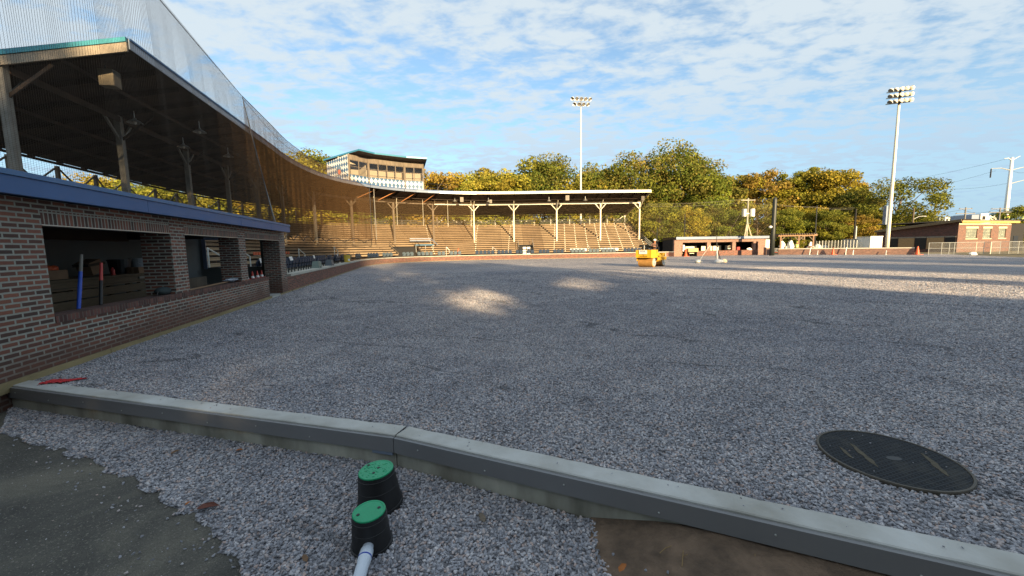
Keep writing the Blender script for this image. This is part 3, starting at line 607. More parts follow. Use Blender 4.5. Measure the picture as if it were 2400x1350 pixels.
for k in range(4):
    m = MB(ANG); z0 = .42+.18*k; WB(m, 7.2, 12.2, 1.28, 1.32, z0, z0+.155); LD(m, 'bench_plank', M['bench'])
m = MB(ANG); WB(m, 7.1, 12.2, 1.26, 1.98, 1.12, 1.16); LD(m, 'bench_top', M['bench'])
for t_ in (7.5, 9, 10.5, 12): m = MB(ANG); WB(m, t_, t_+.08, 1.33, 1.42, -.38, 1.12); LD(m, 'bench_post', M['bench'])
# timber sill at wall foot
tb = empty('timber_edging', W(5, -.05), 'yellow treated timber board along the foot of the brick dugout wall', 'timber')
for a, b in ((4.62, 7.55), (7.56, 11.2), (11.21, 14.98), (15.9, 17.3)):
    m = MB(ANG); WB(m, a, b, -.055, -.012, -.05, .075 if a < 12 else .05); loc(m, 'board', M['timber'], tb, bevel=.004)
# things in the dugout
def on(name, t_, s_, z_, label, cat, group=None): return empty(name, W(t_, s_, z_), label, cat, group, rz=ANG)
bx = on('cardboard_box', 8.95, 1.62, 1.16, 'open cardboard box with orange things in it, left on the dugout bench', 'box')
m = MB(); m.box(-.22, .22, -.13, .13, 0, .17); m.build('box_body', M['cardboard'], bx)
for i in range(3): m = MB(); m.blob((-.12+.12*i, 0, .2), (.07, .06, .06), 8, 6, .15, i); m.build('orange_bag', M['orange'], bx, smooth=True)
bx = on('tilted_carton', 9.95, 1.62, 1.16, 'tilted cardboard carton in the middle of the dugout bench', 'box')
m = MB(); m.obox((-.17, -.12, .02), (.30, 0, .09), (0, .24, 0), (-.08, 0, .25)); m.build('box_body', M['cardboard'], bx); m = MB(); m.obox((-.30, -.14, .20), (.45, 0, .05), (0, .26, 0), (-.01, 0, .05)); m.build('flap', M['darkwood'], bx)
bx = on('small_carton', 11.0, 1.45, 1.16, 'small closed brown carton beside the black tub', 'box'); m = MB(); m.box(-.16, .16, -.12, .12, 0, .14); m.build('box_body', M['cardboard'], bx); m = MB(); m.box(-.162, .162, -.02, .02, .001, .142); m.build('tape', plain('tape', (.25, .17, .1)), bx)
bx = on('black_tub', 10.95, 1.75, 1.16, 'big black plastic tub on the dugout bench', 'tub'); m = MB(); m.lathe((0, 0, 0), [(.17, 0), (.20, .3), (.215, .3), (.215, .33), (.19, .33), (.18, .05)], 20); m.build('tub_body', M['black'], bx, smooth=False)
bx = on('white_bucket', 11.55, 1.75, 1.16, 'pale grey bucket with a lid behind the brown carton', 'bucket'); m = MB(); m.lathe((0, 0, 0), [(.13, 0), (.15, .30), (.16, .30), (.16, .34), (.0, .345)], 20); m.build('bucket_body', plain('dirty_white', (.22, .23, .24)), bx); m = MB(); m.tube([(-.155, 0, .3), (-.1, -.12, .2), (.1, -.12, .2), (.155, 0, .3)], .004, 5); m.build('handle', M['galv'], bx)
for i, (tt, lb) in enumerate(((12.0, 'left of two white and blue printed cartons by the pillar'), (12.35, 'right of two white and blue printed cartons by the pillar'))):
    bx = on('printed_carton', tt, 1.5, 1.16, lb, 'box', 'white and blue cartons'); m = MB(); m.box(-.12, .12, -.1, .1, 0, .2); m.build('box_body', plain('carton_white%d' % i, (.30, .36, .42)), bx); m = MB(); m.box(-.07, .07, -.103, -.099, .03, .15); m.build('print', M['toolblue'], bx)
bx = on('red_bottle', 10.15, 1.4, 1.16, 'small red bottle on the dugout bench below the red handle', 'bottle'); m = MB(); m.lathe((0, 0, 0), [(.035, 0), (.035, .12), (.015, .15), (.015, .17)], 12); m.build('bottle_body', M['toolred'], bx)
# tools leaning on the sill
def tool(name, a, b, cut, m1, m2, label, r=.028):
    a, b = Vector(a), Vector(b); t_ = empty(name, a, label, 'tool'); c = a.lerp(b, cut)
    m = MB(); m.tube([a, a.lerp(c, .5), c], [r*.95, r, r*.9], 12); loc(m, 'handle', m1, t_); m = MB(); m.tube([c, b], [r*.92, r*.75], 12); loc(m, 'grip', m2, t_); return t_
tool('digging_bar', W(7.52, .27, .757), W(7.83, .35, 1.61), .68, M['toolblue'], M['postwood'], 'blue handled tool with grey end leaning in the first dugout opening', .026)
tool('post_driver', W(7.97, .27, .757), W(8.2, .34, 1.46), .58, M['black'], M['toolred'], 'black handled tool with a red top leaning in the first dugout opening', .026)
bg_ = on('work_bag', 9.5, .18, .757, 'dark slumped bag lying on the brick sill against the first pillar', 'bag'); m = MB(); m.blob((0, 0, .075), (.21, .12, .085), 14, 9, .10, 3); m.build('bag_body', plain('dark_green_cloth', (.035, .05, .05), .9), bg_, smooth=True)
m = MB(); m.tube([(-.2, -.02, .06), (-.3, -.06, .09), (-.36, -.08, .02), (-.30, -.1, .01)], .012, 7); m.build('strap', M['black'], bg_)
pk = on('plank', 11.4, .14, .757, 'thin bare wooden plank lying on the brick sill in the second opening', 'plank'); m = MB(); m.obox((-1.15, -.05, 0), (2.5, .08, .03), (0, .09, 0), (0, 0, .02)); m.build('plank_board', plain('new_wood', (.30, .19, .11), .7, stretch=(.2, 4, 1)), pk)
pb = on('plastic_sheet', 12.6, .18, .785, 'crumpled clear plastic sheeting on the sill before the second pillar', 'plastic'); m = MB(); m.blob((0, 0, .04), (.34, .12, .05), 18, 8, .25, 8); m.build('sheet_folds', plain('milky_plastic', (.32, .36, .42), .25, 0, .3, 9), pb)
# wooden workbench / stacked timber behind second opening
tbk = on('wooden_table', 11.6, 1.6, -.38, 'rough wooden slatted table standing inside the second dugout opening', 'table')
m = MB(); m.box(-.9, .3, -.35, .35, 1.42, 1.47); m.build('table_top', M['postwood'], tbk)
for x, y in ((-.8, -.3), (.2, -.3), (-.8, .28), (.2, .28)): m = MB(); m.box(x, x+.1, y, y+.08, 0, 1.42); m.build('leg', M['oldwood'], tbk)
bn = on('wooden_bench', 13.6, 1.7, -.38, 'long dark wooden bench inside the dugout beyond the slatted table', 'bench')
m = MB(); m.box(-1.2, 1.6, -.2, .2, .75, .82); m.build('seat', M['oldwood'], bn); m = MB(); m.box(-1.2, 1.6, .25, .3, .9, 1.2); m.build('backrest', M['oldwood'], bn)
for x in (-1.1, .2, 1.5): m = MB(); m.box(x, x+.09, -.18, .3, 0, .75); m.build('leg', M['oldwood'], bn)
# cones
def cone(root_loc, label, sc=1, col='orange', group='traffic cones', stripe=True):
    c = empty('traffic_cone', root_loc, label, 'traffic cone', group); c.scale = (sc,)*3
    m = MB(); m.lathe((0, 0, 0), [(.0, .0), (.14, .012), (.105, .03), (.025, .46), (.02, .47)], 16); m.build('cone_body', M[col], c)
    m = MB(); m.box(-.17, .17, -.17, .17, -.0, .022); m.build('base', M[col], c)
    if stripe:
        m = MB(); m.lathe((0, 0, 0), [(.109, .03), (.064, .24)] if stripe == 'low' else [(.083, .14), (.056, .27)], 16, cap=False); m.build('stripe', M['white'], c)
    return c
for t_, lb in ((13.62, 'first small cone on the dugout sill, nearest the second pillar'), (14.05, 'second small red and white cone on the dugout sill'), (14.45, 'third small cone on the dugout sill'), (14.82, 'fourth small cone at the end of the dugout sill')):
    cone(W(t_, .16, .757), lb, .5, 'deepred', 'small cones on the dugout sill', 'low')
dc = empty('traffic_delineator', W(15.25, .35, -.05), 'tall orange barrel post standing in the dugout doorway', 'traffic marker'); m = MB(); m.lathe((0, 0, 0), [(.14, 0), (.13, .1), (.07, .2), (.05, .75), (.0, .78)], 14); m.build('post_body', M['orange'], dc)
m = MB(ANG); WB(m, 14.97, 16.3, -.05, .9, -.06, .03); LD(m, 'threshold', M['concrete'])
# ================================================================== FIELD WALL
fw_ = empty('field_wall', S(17, 0), 'low curved red brick wall with a pale concrete cap in front of the seats', 'wall')
m = MB(); sweep(m, rectp(0, .28, -.25, .60), 16.96, 90.6); loc(m, 'brickwork', M['brick_far'], fw_)
m = MB(); sweep(m, rectp(-.035, .36, .602, .70), 17.35, 90.6); loc(m, 'cap', plain('pale_cap_concrete', (.42, .40, .34), .85, 0, .15, 1, .2), fw_)
m = MB(); sweep(m, rectp(-.06, -.02, -.05, .045), 17.35, 90.6); loc(m, 'timber_strip', M['timber'], fw_)
# ================================================================== GRANDSTAND
gs = empty('grandstand', S(45, 8, 0), 'long curving old wooden grandstand with plank rows, posts and a low pitched roof', 'grandstand')
LG = lambda m, n, mat, **k: loc(m, n, mat, gs, **k)
QA, QB = 19.7, 88.9
S0, RUN, RISE, Z0, NR = 5.8, .70, .318, .72, 16
m = MB(); sweep(m, rectp(.36, 3.2, .28, .36), 17.3, 90.2); sweep(m, rectp(3.2, S0+.2, .20, .26), 17.3, 90.2); LG(m, 'walkway', M['concrete_old'])
AIS = [24.5, 36.5, 48.0, 56.0, 64.9, 78.2]; TUN = [(53.8, 56.2), (68.0, 70.2)]
for k in range(NR):
    s = S0+RUN*k; z = Z0+RISE*k
    segs = [(17.6, 89.6)]
    if k < 4:
        qs = [17.6]+[q for t_ in TUN for q in t_]+[89.6]; segs = list(zip(qs[::2], qs[1::2]))
    for a, b in segs:
        m = MB(); sweep(m, [(s, z+.105), (s, z+.235), (s-.03, z+.262), (s-.03, z+.30), (s+.27, z+.30), (s+.27, z+.262), (s+.03, z+.235), (s+.03, z+.105)], a, b)
        LG(m, 'bleacher_row', M['rows'])
m = MB(); sweep(m, [(S0+.2, .1), (S0+.35, .3), (S0+RUN*NR+.2, Z0+RISE*NR-.25), (S0+RUN*NR+.2, .1)], 17.6, 53.8); sweep(m, [(S0+RUN*4, .1), (S0+RUN*4+.1, .3+RISE*4), (S0+RUN*NR+.2, Z0+RISE*NR-.25), (S0+RUN*NR+.2, .1)], 53.8, 89.6); sweep(m, [(S0+.2, .1), (S0+.35, .3), (S0+RUN*4, .25+RISE*4), (S0+RUN*4, .1)], 56.2, 68.0); sweep(m, [(S0+.2, .1), (S0+.35, .3), (S0+RUN*4, .25+RISE*4), (S0+RUN*4, .1)], 70.2, 89.6)
LG(m, 'light_leak_backing', M['darkwood'])  # dark sheet added below the rows to stop light leaking through
m = MB(); r = random.Random(9)
for k in range(NR):
    s = S0+RUN*k; z = Z0+RISE*k
    for j in range(9):
        q = 73.5+1.85*j+k*.12; p = S(q, s-.05, z+.225); d = qdir(q); n = Vector((-d.y, d.x, 0)); m.obox(p-d*.07, d*.14, n*.12, (0, 0, .10))
    for q in (57.5, 62.2, 66.5):
        p = S(q+k*.05, s-.05, z+.225); d = qdir(q); n = Vector((-d.y, d.x, 0)); m.obox(p-d*.06, d*.12, n*.12, (0, 0, .09))
tag(LG(m, 'step_block', M['cream']), kind='stuff')
m = MB()
for k in range(7):
    s = S0+RUN*k; z = Z0+RISE*k; q = 18.2+.45*(k % 2)
    while q < 50:
        p = S(q, s-.008, z+.04); d = qdir(q); n = Vector((-d.y, d.x, 0)); m.obox(p, d*r.uniform(.16, .3), n*.006, (0, 0, r.uniform(.05, .08))); q += 1.15+r.uniform(-.1, .15)
tag(LG(m, 'dark_dash', M['dark']), kind='stuff')  # thin dark blocks set on the fronts of the lower rows
# back rail boards
SB = S0+RUN*NR+.15
for zz_, qa_ in ((5.72, 17.6), (5.98, 17.6), (6.24, 17.6), (6.52, 46)):
    m = MB(); sweep(m, rectp(SB, SB+.04, zz_, zz_+.13), qa_, 89.6); LG(m, 'rail_board', M['rail'])
POSTQ = [19.85, 25.9, 32.21, 38.44, 42.6, 45.6, 48.3, 51.37, 54.67, 58.21, 62.34, 67.5, 74.67, 82.13, 88.75]
zroof = lambda s: 10.08-.225*(s-6.1)
SP = 10.1
for i, q in enumerate(POSTQ):
    d = qdir(q); n = Vector((-d.y, d.x, 0)); mat = M['postwood'] if i < 7 else (M['oldwood'] if i < 10 else M['cream'])  # near posts take darker copies, shade put into their colour
    p = S(q, SP, 2.2); m = MB(atan2(d.y, d.x)); hw = .13 if i < 10 else .105
    m.obox(p-d*hw-n*hw, d*hw*2, n*hw*2, (0, 0, zroof(SP)-.22-2.2)); post = LG(m, 'post', mat)
    for sg in (-1, 1):
        if i == 0 and sg < 0 or i == len(POSTQ)-1 and sg > 0: continue
        m = MB(); a = S(q, SP, 7.75)+d*sg*.1; b = S(q, SP, 8.72)+d*sg*.98; m.bar(a, b, .09, .12); LG(m, 'brace', mat)
    m = MB(); a = S(q, SP-.1, 7.75); b = S(q, SP-1.6, 9.05); m.bar(a, b, .07, .12); LG(m, 'front_brace', M['darkwood'] if i < 7 else mat)
for i in range(len(POSTQ)-1):
    a, b = POSTQ[i], POSTQ[i+1]; mat = M['darkwood'] if i < 6 else (M['oldwood'] if i < 9 else M['cream'])  # near beams darkened to sink into the roof shade
    m = MB(); sweep(m, rectp(SP-.17, SP-.11, 8.62, 8.90), a+.12, b-.12, 2.5); LG(m, 'header_beam', mat)
# back posts + X bracing
bq = []
for i in range(len(POSTQ)-1):
    bq += [POSTQ[i], (POSTQ[i]+POSTQ[i+1])/2]
bq.append(POSTQ[-1])
for i, q in enumerate(bq):
    d = qdir(q); n = Vector((-d.y, d.x, 0)); dark = q < 60; p = S(q, SB+.1, 0); m = MB(); m.obox(p-d*.09, d*.18, n*.18, (0, 0, zroof(SB)-.2)); LG(m, 'back_post', M['oldwood'] if dark else M['cream'])
    for sg in (-1, 1):
        j = i+sg
        if j < 0 or j >= len(bq): continue
        e = S(q+(bq[j]-q)*.48, SB+.2, 0)
        m = MB(); m.bar(S(q, SB+.2, zroof(SB)-.25), Vector((e.x, e.y, 6.2)), .07, .08); LG(m, 'diagonal_brace', M['oldwood'] if dark else M['cream'])
# roof
RB = 17.1
m = MB(); sweep(m, [(6.0, zroof(6.0)), (6.0, zroof(6.0)+.10), (RB, zroof(RB)+.10), (RB, zroof(RB))], QA, QB); LG(m, 'roof_deck', M['darkwood'])
m = MB(); sweep(m, [(5.9, zroof(5.9)+.105), (5.9, zroof(5.9)+.135), (RB+.1, zroof(RB)+.135), (RB+.1, zroof(RB)+.105)], QA-.1, QB+.1); LG(m, 'roof_covering', M['blue_lip'])
i = 0; q = QA+.5
while q < QB:
    d = qdir(q); m = MB(); m.bar(S(q, 6.3, zroof(6.3)-.14), S(q, RB-.2, zroof(RB-.2)-.14), .07, .24); LG(m, 'rafter', M['darkwood']); q += 1.9
for s in (8.2, 12.4, 14.4, 16.6):
    m = MB(); sweep(m, rectp(s, s+.08, zroof(s)-.42, zroof(s)-.27), QA+.1, QB-.1, 2); LG(m, 'purlin', M['darkwood'])
fq = [QA, 25.9, 32.2, 38.4, 45.6, 51.4, 54.7, 58.3, 62.5, 67.5, 74.6, 82, QB+.05]
for i in range(len(fq)-1):
    a, b = fq[i], fq[i+1]
    mat = M['grey_metal'] if a < 58 else M['cream']
    if a == 58.3: mat = M['galv']
    m = MB(); sweep(m, rectp(5.84, 5.885, 9.84, 10.22 if i != 9 else 10.20), a+.02, b-.02, 1.5); LG(m, 'fascia', mat)
m = MB(); sweep(m, rectp(5.80, 5.835, 10.17, 10.25), QA, 62.4, 1.5); LG(m, 'fascia_edge', M['blue'])
# near gable end beam
d = qdir(20); n = Vector((-d.y, d.x, 0))
a = S(QA, 5.9, 0); b = S(QA, RB, 0)
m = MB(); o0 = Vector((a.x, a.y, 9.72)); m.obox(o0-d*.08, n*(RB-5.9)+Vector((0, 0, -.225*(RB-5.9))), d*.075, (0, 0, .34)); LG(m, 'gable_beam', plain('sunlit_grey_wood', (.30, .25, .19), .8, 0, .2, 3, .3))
m = MB(); o0 = Vector((a.x, a.y, 10.08)); m.obox(o0-d*.11, n*(RB-5.9)+Vector((0, 0, -.225*(RB-5.9))), d*.1, (0, 0, .17)); LG(m, 'gable_flashing', M['teal'])
d = qdir(88); n = Vector((-d.y, d.x, 0)); a = S(QB, 5.9, 0)
m = MB(); m.obox(Vector((a.x, a.y, 9.80))+d*.02, n*(RB-5.9)+Vector((0, 0, -.225*(RB-5.9))), d*.06, (0, 0, .36)); LG(m, 'end_beam', M['cream'])
# stair rail at far end (sloping dark boards)
for k in range(3):
    m = MB(); p0 = S(89.7, S0+RUN*4, Z0+RISE*4+.2+.32*k); p1 = S(89.7, SB, 5.75+.32*k); m.bar(p0, p1, .05, .16); LG(m, 'side_rail', M['rail'])
    m = MB(); p0 = S(89.7, S0+RUN*5, Z0+RISE*5+.2+.32*k); p1 = p0+qdir(88)*2.6+Vector((0, 0, -2.1)); m.bar(p0, p1, .05, .14); LG(m, 'stair_rail', M['darkmetal'])
# tunnels
for a, b in TUN:
    m = MB(); sweep(m, rectp(S0+RUN*4-.02, S0+RUN*4+.04, .1, Z0+RISE*4), a, b); LG(m, 'doorway_back', M['dark'])
    for q in (a, b):
        m = MB(); m.bar(S(q, S0-.1, 1.1), S(q, S0+RUN*4, 2.4), .05, .12); LG(m, 'doorway_side', M['dark'] if a > 60 else M['oldwood'])
        m = MB(); m.bar(S(q, S0-.1, 1.75), S(q, S0+RUN*3.6, 2.9), .05, .05); LG(m, 'doorway_rail', M['galv'] if a > 60 else M['darkmetal'])
# rows of plank bracing visible near
# floodlight domes and speakers hanging under the roof
def under_lamp(q, s, drop, label):
    z = zroof(s)-.3; e = empty('hanging_lamp', S(q, s, z), label, 'lamp', 'dome lamps under the grandstand roof')
    m = MB(); m.tube([(0, 0, .1), (0, 0, -drop)], .02, 6); m.build('stem', M['galv'], e)
    m = MB(); m.lathe((0, 0, -drop-.22), [(.34, 0), (.33, .02), (.20, .12), (.08, .18), (.06, .26), (0, .27)], 18, cap=False); m.build('lamp_shade', plain('lamp_shade_grey', (.34, .33, .30), .4, .3), e)
    m = MB(); m.blob((0, 0, -drop-.2), (.07, .07, .1), 8, 6); m.build('bulb', M['white'], e)
for q, s, dr, lb in ((28.2, 7.4, .35, 'hanging lamp nearest the front roof edge above the dugout'), (25.6, 9.2, .3, 'faint hanging lamp deepest under the near roof, behind the netting'), (30.5, 9.4, .3, 'hanging lamp between the second and third near posts'), (33.9, 8.2, .35, 'hanging lamp farthest along the near straight roof'), (60.2, 7.6, .3, 'white hanging lamp right of the press box'), (63.9, 7.2, .5, 'white hanging lamp under the first cream roof edge'), (72.9, 7.2, .5, 'pale hanging lamp under the middle of the far roof'), (78.9, 7.2, .45, 'pale hanging lamp left of the rightmost two posts')):
    under_lamp(q, s, dr, lb)
def speaker(q, s, z, label, sc=1.0, cream=False):
    d = qdir(q); e = empty('loudspeaker', S(q, s, z), label, 'loudspeaker', 'loudspeakers under the grandstand roof', rz=atan2(d.y, d.x)); e.scale = (sc,)*3
    m = MB(); m.prism([(-.26, -.3), (.26, -.3), (.2, .3), (-.2, .3)], -.36, .36); m.build('cabinet', plain('speaker_cabinet' + ('_pale' if cream else ''), (.34, .30, .24) if cream else (.17, .14, .10), .7), e, bevel=.015)
    m = MB(); m.box(-.22, .22, -.312, -.302, -.32, .32); m.build('grille', plain('speaker_grille', (.22, .20, .17) if cream else (.11, .10, .085), .9), e)
    m = MB(); m.bar((0, .1, .36), (0, .1, .6), .05); m.build('bracket', M['darkmetal'], e)
speaker(20.9, 7.35, 9.05, 'grey brown loudspeaker under the near roof corner', .92)
speaker(60.9, 7.2, 9.15, 'round looking loudspeaker under the dark roof left of the cream edge', .95, True)
speaker(64.2, 8.2, 9.0, 'small pale loudspeaker under the first cream roof edge', .75, True)
speaker(75.9, 7.0, 9.25, 'wide white loudspeaker under the middle of the far roof', 1.05, True)
speaker(88.1, 7.3, 9.1, 'dark loudspeaker under the far right roof corner', .9)

# ------------------------------------------------------------------ stadium seats
def make_seat():
    e = empty('stadium_seat', (0, 0, 0)); rn_ = 7
    m = MB(); prof = [(-.22, .0), (-.235, .36), (-.18, .46), (0, .49), (.18, .46), (.235, .36), (.22, .0)]
    f = [(x, .10-.06*(z/.49)-.04*(1-(x/.235)**2), z+.46) for x, z in prof]; bk = [(x, y+.03, z) for x, y, z in f]
    # front faces toward the field (-y); curved shell
    m.face(f); m.face(bk[::-1])
    for i in range(len(f)): j = (i+1) % len(f); m.face([f[j], f[i], bk[i], bk[j]])
    m.build('seat_back', M['seat'], e)
    m = MB(); m.obox((-.2, -.02, .44), (.40, 0, 0), (0, .05, 0), (0, -.07, .36)); m.build('seat_pan', M['seat'], e, bevel=.012)
    for x in (-.245, .225): m = MB(); m.box(x, x+.02, -.15, .10, .60, .64); m.box(x, x+.02, .06, .1, .3, .6); m.build('armrest', M['darkmetal'], e)
    m = MB(); m.box(-.02, .02, .05, .10, 0, .50); m.box(-.1, .1, -.02, .15, 0, .02); m.build('leg', M['darkmetal'], e)
    return e
runs = [(17.7, 4, 'navy'), (19.9, 6, 'navy'), (23.2, 7, 'navy'), (27.2, 6, 'navy'), (30.9, 3, 'navy'), (33.3, 4, 'navy'), (36.2, 4, 'navy'), (39.4, 3, 'navy'), (43.0, 3, 'navy'), (46.5, 4, 'navy'), (49.3, 3, 'grey'), (52.3, 3, 'grey'), (54.3, 4, 'grey'), (57.0, 2, 'grey'), (58.6, 3, 'grey'),
        (62.0, 5, 'navy'), (65.0, 4, 'navy'), (67.6, 2, 'navy'), (69.2, 2, 'navy'), (70.9, 3, 'navy'), (73.0, 3, 'navy'), (75.6, 4, 'grey'), (78.2, 3, 'grey'), (80.1, 4, 'grey'), (83.3, 5, 'navy'), (87.0, 1, 'navy')]
where = ['right beside the dugout end', 'in the second group from the dugout', 'in the third group from the dugout', 'in the group nearest the grey tubs', 'in the small group just before the yellow bucket', 'directly behind the yellow bucket', 'in the group right of the yellow bucket', 'where the brick wall starts to curve', 'in the small group on the curve by the white handrail', 'on the curve left of the stair opening', 'right in front of the stair opening', 'in the group of three below the scorer table', 'in the group of four below the scorer table', 'next to the orange cone behind the wall', 'just right of the orange cone behind the wall', 'in the shaded group left of the centre gate', 'in the shaded group of four beside the centre gate', 'left of the striped centre gate', 'in front of the striped centre gate', 'in the first group right of the centre gate', 'in the second group right of the centre gate', 'in the pale group backed by a white board', 'in the group left of the long white board', 'under the long white board', 'in the dark group near the roller', 'standing alone behind the roller']
seat0 = make_seat(); first = True
grey_mesh = {}
for (q0, n_, colr), wh in zip(runs, where):
    for i in range(n_):
        q = q0+.53*i; d = qdir(q); e = seat0 if first else copy_tree(seat0); first = False
        e.location = S(q, 1.15, .36); e.rotation_euler = (0, 0, atan2(d.y, d.x))
        e['label'] = ('folded %s plastic stadium seat ' % ('navy' if colr == 'navy' else 'pale grey blue'))+wh
        e['category'] = 'seat'; e['group'] = 'stadium seats %s' % wh
        if colr == 'grey':
            for ch in e.children:
                if ch.name.startswith('seat_'):
                    if ch.data.name not in grey_mesh: gm = ch.data.copy(); gm.materials[0] = M['seatgrey']; grey_mesh[ch.data.name] = gm
                    ch.data = grey_mesh[ch.data.name]
# white boards behind seats, papers
for q, n_, lb in ((75.6, 2.1, 'white board standing behind the pale seat group'), (80.1, 2.3, 'long white board behind the seats near the roller')):
    e = empty('white_board', S(q, 1.5, .36), lb, 'board', rz=atan2(qdir(q).y, qdir(q).x)); m = MB(); m.box(-.3, n_, 0, .03, .62, .98); m.build('panel', M['white'], e); m = MB(); m.box(-.25, -.2, .03, .06, 0, .95); m.build('leg', M['darkmetal'], e); m = MB(); m.box(n_-.15, n_-.1, .03, .06, 0, .95); m.build('leg', M['darkmetal'], e)
for q, w_, lb in ((17.8, .3, 'white paper sheet over the seat back nearest the dugout'), (21.8, .5, 'white paper sheet over a seat back in the second group'), (26.5, .32, 'white paper sheet on the last seat before the tubs'), (34.2, .22, 'small white paper sheet behind the yellow bucket')):
    e = empty('paper_sheet', S(q, 1.13, 1.15), lb, 'paper', rz=ANG); m = MB(); m.obox((-w_/2, -.01, 0), (w_, 0, 0), (0, .01, 0), (0, .05, .2)); m.build('sheet', M['white'], e)
# handrails
def handrail(q, s, z, label, hgt=.95, ln=.9, col='galv'):
    e = empty('handrail', S(q, s, z), label, 'handrail', 'metal handrails in the stand'); d = qdir(q); n = Vector((-d.y, d.x, 0))
    m = MB(); m.tube([(0, 0, 0), (0, 0, hgt)], .03, 8); m.build('upright', M[col], e)
    m = MB(); b = n*-ln*.2+d*ln; m.tube([(b.x, b.y, -.25), (b.x, b.y, hgt-.42)], .03, 8); m.build('upright', M[col], e)
    m = MB(); m.tube([(0, 0, hgt), (b.x, b.y, hgt-.42)], .03, 8); m.build('top_rail', M[col], e)
handrail(18.5, 3.3, .85, 'white handrail seen through the second dugout opening'); handrail(22.1, 3.6, .85, 'white handrail seen through the third dugout opening'); handrail(31.9, 3.4, .85, 'white handrail before the orange seats', .95); handrail(40.5, 2.6, .5, 'tall white handrail where the wall starts to curve', 1.5, .7)
handrail(58.2, 2.4, .5, 'white handrail near the orange cone behind the wall', 1.4, .4); handrail(78.0, 1.9, .4, 'thin white handrail beside the pale seats', 1.4, .3); handrail(64.2, 4.0, .5, 'white handrail left of the centre gate', 1.3, .5)
# orange seats
oq = 33.4
for i in range(16):
    e = empty('orange_seat', S(oq+.5*i, S0+.95, Z0+RISE+.30), 'small orange slatted seat in the row on the second plank level', 'seat', 'row of orange seats', rz=ANG)
    m = MB(); m.box(-.2, .2, .1, .13, .05, .28); m.build('backrest', M['rufus'], e); m = MB(); m.box(-.2, .2, -.2, .1, .0, .03); m.build('seat_pan', M['postwood'], e)
bl_ = empty('blue_panel', S(18.6, S0+RUN*4, Z0+RISE*4+.25), 'blue cloth panel hanging on the planks beside the dugout roof', 'banner', rz=ANG); m = MB(); m.box(-1.2, 1.7, -.05, -.03, 0, .30); m.build('panel', plain('blue_cloth', (.02, .09, .25), .8), bl_)
# tubs + bucket on the wall cap
for q, s_, lb, c_ in ((22.9, .62, 'pale green plastic tub upside down on the wall cap', (.16, .20, .17)), (26.2, .70, 'dark grey plastic tub upside down on the wall cap', (.085, .10, .11))):
    e = empty('plastic_tub', S(q, .22, .70), lb, 'tub', rz=ANG); m = MB()
    m.face([(-.36, -.2, 0), (.36, -.2, 0), (.27, -.15, .36), (-.27, -.15, .36)]); m.face([(.36, .2, 0), (-.36, .2, 0), (-.27, .15, .36), (.27, .15, .36)]); m.face([(.36, -.2, 0), (.36, .2, 0), (.27, .15, .36), (.27, -.15, .36)]); m.face([(-.36, .2, 0), (-.36, -.2, 0), (-.27, -.15, .36), (-.27, .15, .36)]); m.face([(-.27, -.15, .36), (.27, -.15, .36), (.27, .15, .36), (-.27, .15, .36)])
    m.build('tub_body', plain('tub_plastic_%d' % int(q), c_, .6), e, bevel=.02); m = MB(); m.lathe((-.05, -.19, .03), [(.05, 0), (.05, .02)], 12, (0, -1, .3)); m.build('hole', M['dark'], e)
e = empty('yellow_bucket', S(32.6, .18, .70), 'yellow bucket standing on the cap of the brick wall', 'bucket'); m = MB(); m.lathe((0, 0, 0), [(.20, 0), (.25, .52), (.27, .52), (.27, .57), (.24, .57), (.22, .1)], 20); m.build('bucket_body', M['bucket'], e); m = MB(); m.lathe((.19, -.12, .18), [(.09, 0), (.09, .03)], 10, (.8, -.6, 0)); m.build('label_patch', M['white'], e)
cone(S(59.6, 1.6, .4), 'thin orange cone standing behind the low wall among grey seats', 2.6, 'orange', 'tall orange cones', False)
# scorer table with blue cloth
e = empty('scorer_table', S(56.8, S0+RUN*3, Z0+RISE*3+.3), 'blue topped scorer table with grey rails standing on the planks below the press box', 'table', rz=atan2(qdir(57).y, qdir(57).x))
m = MB(); m.box(-1.3, 1.5, -.5, .3, .25, .34); m.build('table_top', plain('light_blue_top', (.10, .27, .42), .5), e)
for x in (-1.25, .2, 1.4): m = MB(); m.tube([(x, -.4, -.8), (x, -.4, .25)], .03, 6); m.build('leg', M['galv'], e)
for zz_ in (.9, 1.2): m = MB(); m.box(-1.9, 1.4, .5, .56, zz_, zz_+.12); m.build('rail', M['grey_metal'], e)
m = MB(); m.bar((1.4, .5, 1.25), (2.1, -.5, .3), .08, .1); m.build('brace', M['grey_metal'], e)
# striped white stack in the centre gate
e = empty('white_stack', S(69.1, S0-.2, .3), 'stack of white rolls standing in the dark centre gate', 'stack', rz=atan2(qdir(69).y, qdir(69).x))
for i in range(2):
    for k in range(3): m = MB(); m.box(-.55+.62*i, -.05+.62*i, -.2, .2, .3+k*.42, .3+k*.42+.26); m.build('roll', M['white'], e, bevel=.05)
# dark frame over the gate
for x0, x1, z0, z1 in ():
    pass
